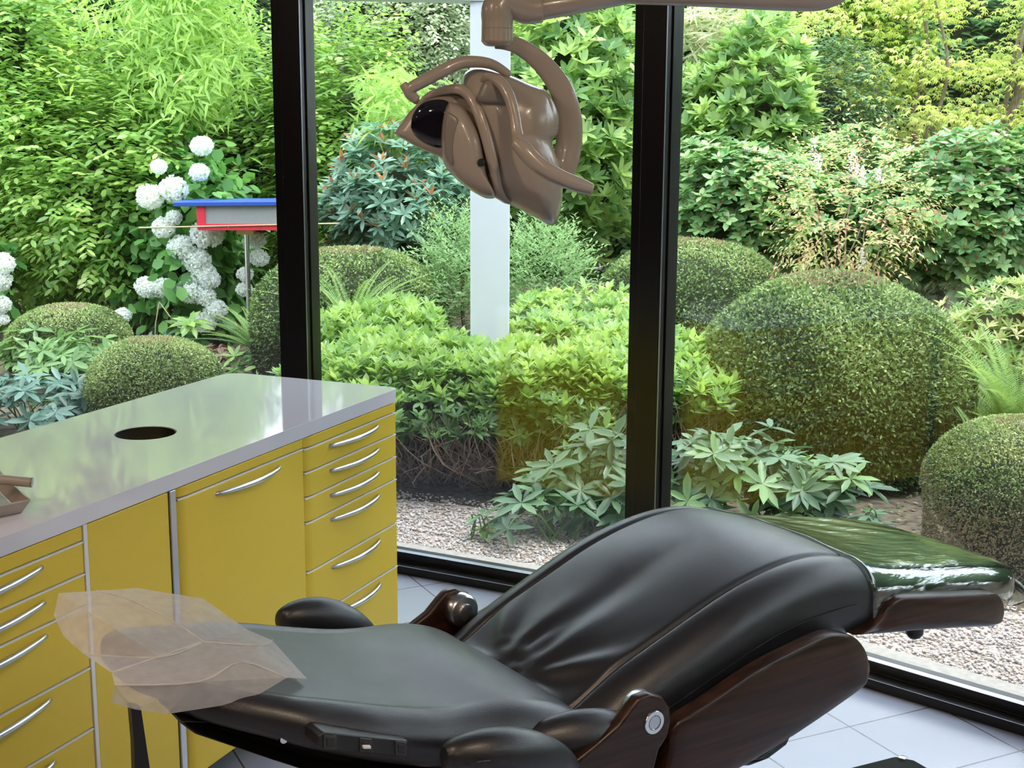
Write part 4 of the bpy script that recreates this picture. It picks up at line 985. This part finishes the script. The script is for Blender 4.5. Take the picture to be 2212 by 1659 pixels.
# feathery shrubs and ferns
def fronds(name, label, cat, x, ybase, Y, n, ln, mat, seed, spread=.8, w_=.035, lean=(0, 0)):
    b_ = Vector(at(x, ybase, Y)); L = Leaves(); rs = random.Random(seed)
    for i in range(n):
        a = rs.uniform(0, 6.28); el = rs.uniform(.5, 1.35)*(1 if spread < 1 else .8); h = ln*rs.uniform(.6, 1.1)
        d = Vector((math.cos(a)*math.cos(el)+lean[0], math.sin(a)*math.cos(el)+lean[1], math.sin(el))).normalized(); m = 46
        f = np.linspace(.08, 1, m); dr = .45*f**2*h
        P = np.array(b_) + np.array(d)*(f*h)[:, None] + np.array([math.cos(a), math.sin(a), 0])*(dr*.6)[:, None]; P[:, 2] -= dr*.7
        T = unit(np.gradient(P, axis=0)); S = unit(np.cross(T, np.array([0, 0, 1.]))); c_ = rs.random()
        for sg in (1, -1):
            L.add(P, T*.75 + S*sg, np.cross(T, S)*1. + rvec(m)*.2, w_*(1.15-f)*1.4+.006, .006, 'lance', np.clip(c_+RNG.normal(size=m)*.1, 0, 1))
    base = np.array([b_.x, b_.y, 0.]); r = plant(name, label, cat, L, LM[mat], base)
    stems(r, base, [(b_.x, b_.y, max(.05, b_.z))], .012, 'twig', wig=.01); return r
fronds('feathery_shrub', 'tall feathery light green shrub right of the largest dome', 'shrub', 2190, 950, 6.4, 75, 1.0, 'feather', 71, .8, .055)
fronds('fern', 'fern fronds in front of the dome right of the left window post', 'fern', 760, 720, 7.9, 34, .70, 'feather', 72, .8, .04)
fronds('fern', 'fern fronds behind the feeder pole left of the left window post', 'fern', 560, 760, 8.8, 34, .62, 'feather', 73, .8, .04)
fronds('fern', 'single pale curled fern frond at the foot of the feathery shrub', 'fern', 2120, 1010, 5.9, 2, .38, 'feather', 74, .8, .03)
# fresh green herbs behind the hedge
big('fresh_herb', 'fresh light green leafy herb left of the white column above the hedge', 'herb', (920, 470, 1050, 700), 8.9, .35, 'spray', 620, 'fresh', 81, 3, 0, seg=.20, ln=.045, wd=.014, shp='lance', out=.2, droop=-.6, cut=-1)
big('fresh_herb', 'fresh light green leafy herb right of the white column above the hedge', 'herb', (1080, 500, 1270, 720), 8.9, .35, 'spray', 760, 'fresh', 82, 3, 0, seg=.20, ln=.045, wd=.014, shp='lance', out=.2, droop=-.6, cut=-1)
big('pieris', 'shrub with cream and pink young shoots by the right edge above the feathery shrub', 'shrub', (2010, 610, 2330, 860), 7.9, .4, 'whorl', 420, 'pieris', 83, 3, .6, ln=.075, wd=.02, open_=1.0)
# leafy evergreen perennials with hand-shaped leaves
def hellebore(label, x, y, Y, hgt, n, seed, mat='hellebore', ln=.12, spread=.30, cat='perennial'):
    n = int(n*1.6) if n > 6 else n
    c = atz(x, y, 0) if Y is None else Vector((at(x, y, Y).x, Y, 0)); L = Leaves(); rs = np.random.default_rng(seed)
    a = rs.random(n)*6.28; q_ = rs.random(n)**.6*spread; z = hgt*(1-.45*(q_/spread)**2)*rs.uniform(.35, 1.05, n)
    P = np.stack([c.x+np.cos(a)*q_, c.y+np.sin(a)*q_*.8, z], 1); N = unit(np.stack([np.cos(a)*q_*2.2, np.sin(a)*q_*2.2-.25, np.ones(n)*.8], 1))
    whorls(L, P, N, 7, ln, ln*.33, 1.3, 'oval', .3, None, .22, .25)
    r = plant('hellebore', label, cat, L, LM[mat], (c.x, c.y), 'hand-leaved perennials')
    stems(r, (c.x, c.y), [tuple(P[i]) for i in range(min(n, 14))], .005, 'stalk', wig=.02); return r
hellebore('grey-green hand-leaved perennial left of the right post above the chair', 1290, 1060, 5.45, .40, 30, 91)
hellebore('grey-green hand-leaved perennial low behind the knee of the chair', 1200, 1110, 5.30, .20, 12, 92)
hellebore('grey-green hand-leaved perennial just right of the right post', 1520, 1080, 5.45, .40, 26, 93)
hellebore('grey-green hand-leaved perennial in the middle before the largest dome', 1650, 1080, 5.40, .42, 30, 94)
hellebore('grey-green hand-leaved perennial at the right in front of the largest dome', 1775, 1085, 5.35, .38, 24, 95, spread=.22)
hellebore('small single hand-leaved perennial standing alone on bare soil', 1885, 1120, 5.15, .16, 4, 96, spread=.07)
hellebore('low hand-leaved perennial between the bare soil and the leather knee', 1740, 1110, 5.15, .12, 7, 97, spread=.18, ln=.10)
hellebore('mid-green hand-leaved perennial at the left edge above the counter', 60, 800, 8.6, .34, 34, 98, 'midgreen', ln=.14, spread=.4)
hellebore('mid-green hand-leaved perennial left of the ball behind the counter', 165, 800, 8.2, .36, 30, 99, 'midgreen', ln=.14, spread=.32)
hellebore('dark blue-green perennial lowest at the left edge above the counter', 60, 900, 7.3, .26, 40, 100, 'darkplant', .12, .42)
hellebore('dark blue-green perennial between left clipped ball and countertop', 170, 880, 7.5, .22, 18, 101, 'darkplant', .12, .22)
hellebore('dark hand-leaved perennial at the foot of the feeder pole', 590, 800, 8.7, .25, 22, 102, 'azalea', .10, .30)
hellebore('light green broad-leaved sprout below the white flower heads', 405, 730, 9.3, .42, 4, 103, 'rhodo', .17, .08)
hellebore('dark leafy perennial between the two left clipped balls', 300, 745, 9.2, .22, 22, 104, 'darkplant', .10, .35)
hellebore('bronze-leaved perennial between the ball and the feeder pole', 475, 765, 8.9, .20, 20, 105, 'bronze', .07, .18)
hellebore('tiny green seedling alone on the gravel by the hedge foot', 1035, 1150, 5.28, .05, 3, 106, 'rhodo', .06, .04)
# bent dry stalk
b_ = atz(332, 752, 0) ; r = thing('dry_stalk', 'thin pale dry stalk bent to a point below the hydrangea', 'stalk', loc=(b_.x, 9.4, 0))
b_ = r.location
tube('stalk', [Vector(at(333, 750, 9.4)) - b_ + Vector((0, 0, -.05)), Vector(at(336, 700, 9.4)) - b_, Vector(at(344, 652, 9.4)) - b_, Vector(at(350, 660, 9.4)) - b_, Vector(at(368, 685, 9.4)) - b_], .004, MT['rod'], r, 6)
# backdrop hedge closing the garden
for k, (x0, x1, lab) in enumerate([(-500, 260, 'far backdrop hedge behind the glossy shrub at the left edge'), (150, 800, 'far backdrop hedge behind the bamboo'), (650, 1300, 'far backdrop hedge behind the variegated shrub'), (1150, 1800, 'far backdrop hedge behind the bright rhododendrons'), (1650, 2700, 'far backdrop hedge behind the maple')]):
    big('tall_hedge', lab, 'hedge', (x0, -110, x1, 720), 15.2, 1.0, 'spray', 2600, 'hedge', 200+k, 3, .82, seg=.4, ln=.11, wd=.055, amp=.08, depth=.2, group='tall backdrop hedges')

# tall growth beyond the left panes, and unseen right hedges added to green reflections and cut light
for k, (x, y, r_, h_) in enumerate([(-9.5, 14.5, 3.0, 7.0), (-5.6, 16.2, 2.4, 6.4), (5.6, 8.6, 1.7, 3.4), (6.6, 5.0, 1.7, 3.4), (7.0, 1.2, 1.8, 3.4), (6.2, -2.4, 1.8, 3.4)]):
    L = Leaves(); D = rvec(5200); D = D[((D @ np.array([-x, -y, 0])) > -.2*math.hypot(x, y)) & (D[:, 2] > -.9)]
    P = np.array([x, y, h_/2]) + D*np.array([r_, r_, h_/2])*(lump(D, 3, .08, k)*(1-.15*RNG.random(len(D))))[:, None]
    for j in range(3): L.add(P+RNG.normal(size=P.shape)*.08, D+rvec(len(P)), rvec(len(P))+D, .15, .08, 'oval')
    r = bpy.data.objects.new('garden_backdrop', None); COL.objects.link(r); r.location = (x, y, 0); mark(r, kind='structure')
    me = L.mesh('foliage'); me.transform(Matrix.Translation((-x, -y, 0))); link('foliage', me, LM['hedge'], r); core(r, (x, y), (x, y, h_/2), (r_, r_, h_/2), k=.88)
# fallen leaves and moss on the soil
L = Leaves(); n = 9000; i_ = RNG.integers(-1, 4, n); f = RNG.random(n)[:, None]
Cc = np.array([[corner[k].x, corner[k].y] for k in range(-2, 6)]); A = Cc[i_+2]*(1-f) + Cc[i_+3]*f; o_ = unit(A - np.array([CEN.x, CEN.y]))
P2 = A + o_*(RNG.random(n)**1.3*2.6+.72)[:, None]; P = np.column_stack([P2, -.03+RNG.random(n)*.02])
L.add(P, rvec(n)*np.array([1, 1, .25]), np.array([0, 0, 1.])+rvec(n)*.5, RNG.uniform(.012, .04, n), .016, 'tiny')
LM['litter'] = leaf_mat('litter', [(.10, .07, .045), (.22, .15, .09), (.05, .09, .03), (.12, .18, .06), (.28, .20, .13)], .8, .05)
mark(link('leaf_litter', L.mesh('leaf_litter'), LM['litter']), 'brown fallen leaves and moss on the soil behind the gravel', 'leaf litter', kind='stuff')

# ------------------------------------------------------------------ bird feeder
FY = 9.5; fb = at(541, 768, FY)
fd = thing('bird_feeder', 'red and blue feeder box on a steel pole, half behind the left window post', 'bird feeder', loc=(fb.x, FY, 0), rz=math.radians(2))
def fz(y): return at(541, y, FY).z
s_ = FY/2936
tube('pole', [(0, 0, -.05), (0, 0, fz(505))], .018, MT['chrome'], fd, 16)
box('mounting_block', -.060, .060, -.06, .06, fz(505), fz(492), plain('block_paint', (.75, .60, .22), .5), fd)
redm = plain('red_paint', (.72, .035, .07), .45); blum = plain('blue_paint', (.03, .085, .38), .4)
zb, zt = fz(492), fz(441)
frost = MT['paper'].copy(); frost.name = 'frosted_acrylic'
for nd in frost.node_tree.nodes:
    if nd.type == 'VALTORGB': nd.color_ramp.elements[0].color = (.55, .57, .57, 1); nd.color_ramp.elements[1].color = (.62, .64, .64, 1)
    if nd.type == 'BSDF_TRANSLUCENT': nd.inputs[0].default_value = (.6, .62, .62, 1)

box('floor_board', -.305, .305, -.17, .17, zb, zb+.022, redm, fd)
for s in (-1, 1):
    box('frame_end', s*.305-(.055 if s > 0 else 0), s*.305+(.055 if s < 0 else 0), -.174, -.15, zb, zt, redm, fd)
    box('frame_end', s*.305-(.022 if s > 0 else 0), s*.305+(.022 if s < 0 else 0), .15, .172, zb, zt, redm, fd)
for y in (-.172, .152):
    box('lower_rail', -.305, .305, y, y+.02, zb-.004, zb+.040, redm, fd)
    box('side_pane', -.283, .283, y+.008, y+.012, zb+.038, zt, frost, fd, 0)
rf = box('roof', -.445, .445, -.20, .20, zt, zt+.028, blum, fd, .003); rf.rotation_euler = (0, math.radians(-.6), 0)
tube('perch_rod', [(-.70, -.178, zb+.012), (.66, -.178, zb+.045)], .0055, MT['rod'], fd, 8)
for x in (-.09, .12): lathe('screw', [(.0005, -.004), (.006, -.003), (.006, 0)], MT['bright'], fd, 'Y', (x, -.173, zb+.016), 10)

# ------------------------------------------------------------------ white column and beam outside
CX = at(1058, 700, 7.0).x
mark(box('column', CX-.101, CX+.101, 7.0, 7.2, -.1, 2.235, MT['white'], None, .004), 'white square column in the hedge behind the operating lamp', 'column', kind='structure')
def beam(name, A, B, wd=.10, z0=2.235, z1=2.47):
    A, B = Vector(A), Vector(B); t = (B-A).normalized(); n = Vector((-t.y, t.x, 0))
    V = [P + n*s + Vector((0, 0, z)) for z in (z0, z1) for P, s in ((A, -wd), (B, -wd), (B, wd), (A, wd))]
    F = [(0, 3, 2, 1), (4, 5, 6, 7), (0, 1, 5, 4), (1, 2, 6, 5), (2, 3, 7, 6), (3, 0, 4, 7)]
    return mark(bev(link(name, pymesh(name, V, F), MT['white']), .004), kind='structure')
beam('beam', (CX+.10, 7.12, 0), (CX-3.4, 6.35, 0))
beam('beam', (CX+.02, 7.15, 0), (CX+.9, 5.0, 0))

# ------------------------------------------------------------------ gravel stones
def gravel(n=46000):
    t = bpy.data.meshes.new('x'); bm = bmesh.new(); bmesh.ops.create_icosphere(bm, subdivisions=1, radius=1)
    TV = np.array([v.co[:] for v in bm.verts]); TF = np.array([[v.index for v in f.verts] for f in bm.faces]); bm.free()
    i = RNG.integers(-2, 5, n); f = RNG.random(n); off = RNG.uniform(.245, .95, n); off = np.where((off > .80) & (RNG.random(n) < .6), .45, off)
    C_ = np.array([[corner[k].x, corner[k].y] for k in range(-2, 6)]); O2 = np.array([list(outdir(corner[k]).xy) for k in range(-2, 6)])
    A = C_[i+2]*(1-f[:, None]) + C_[i+3]*f[:, None]; o = unit(A - np.array([CEN.x, CEN.y])); P = A + o*off[:, None]
    s = RNG.uniform(.0028, .0068, n)[:, None]*RNG.uniform(.7, 1.3, (n, 3))*np.array([1.2, 1.2, .8])
    a = RNG.random(n)*6.28; ca, sa = np.cos(a)[:, None], np.sin(a)[:, None]
    V = TV[None]*s[:, None, :]; X = V[..., 0]*ca - V[..., 1]*sa; Y_ = V[..., 0]*sa + V[..., 1]*ca
    V = np.stack([X + P[:, :1], Y_ + P[:, 1:], V[..., 2] - .012 + RNG.random(n)[:, None]*.006], 2).reshape(-1, 3)
    F = (TF[None] + (np.arange(n)*len(TV))[:, None, None]).reshape(-1)
    me = bpy.data.meshes.new('gravel'); me.vertices.add(len(V)); me.vertices.foreach_set('co', V.astype('f').ravel())
    me.loops.add(len(F)); me.loops.foreach_set('vertex_index', F.astype('i')); me.polygons.add(len(F)//3)
    me.polygons.foreach_set('loop_start', np.arange(0, len(F), 3).astype('i')); me.polygons.foreach_set('loop_total', np.full(len(F)//3, 3, 'i'))
    me.update(calc_edges=True); at_ = me.attributes.new('rnd', 'FLOAT', 'POINT'); at_.data.foreach_set('value', np.repeat(RNG.random(n), len(TV)).astype('f'))
    shade(me); mark(link('gravel', me, MT['stone']), 'pale pink and grey gravel along the foot of the windows', 'gravel', kind='stuff')
gravel()
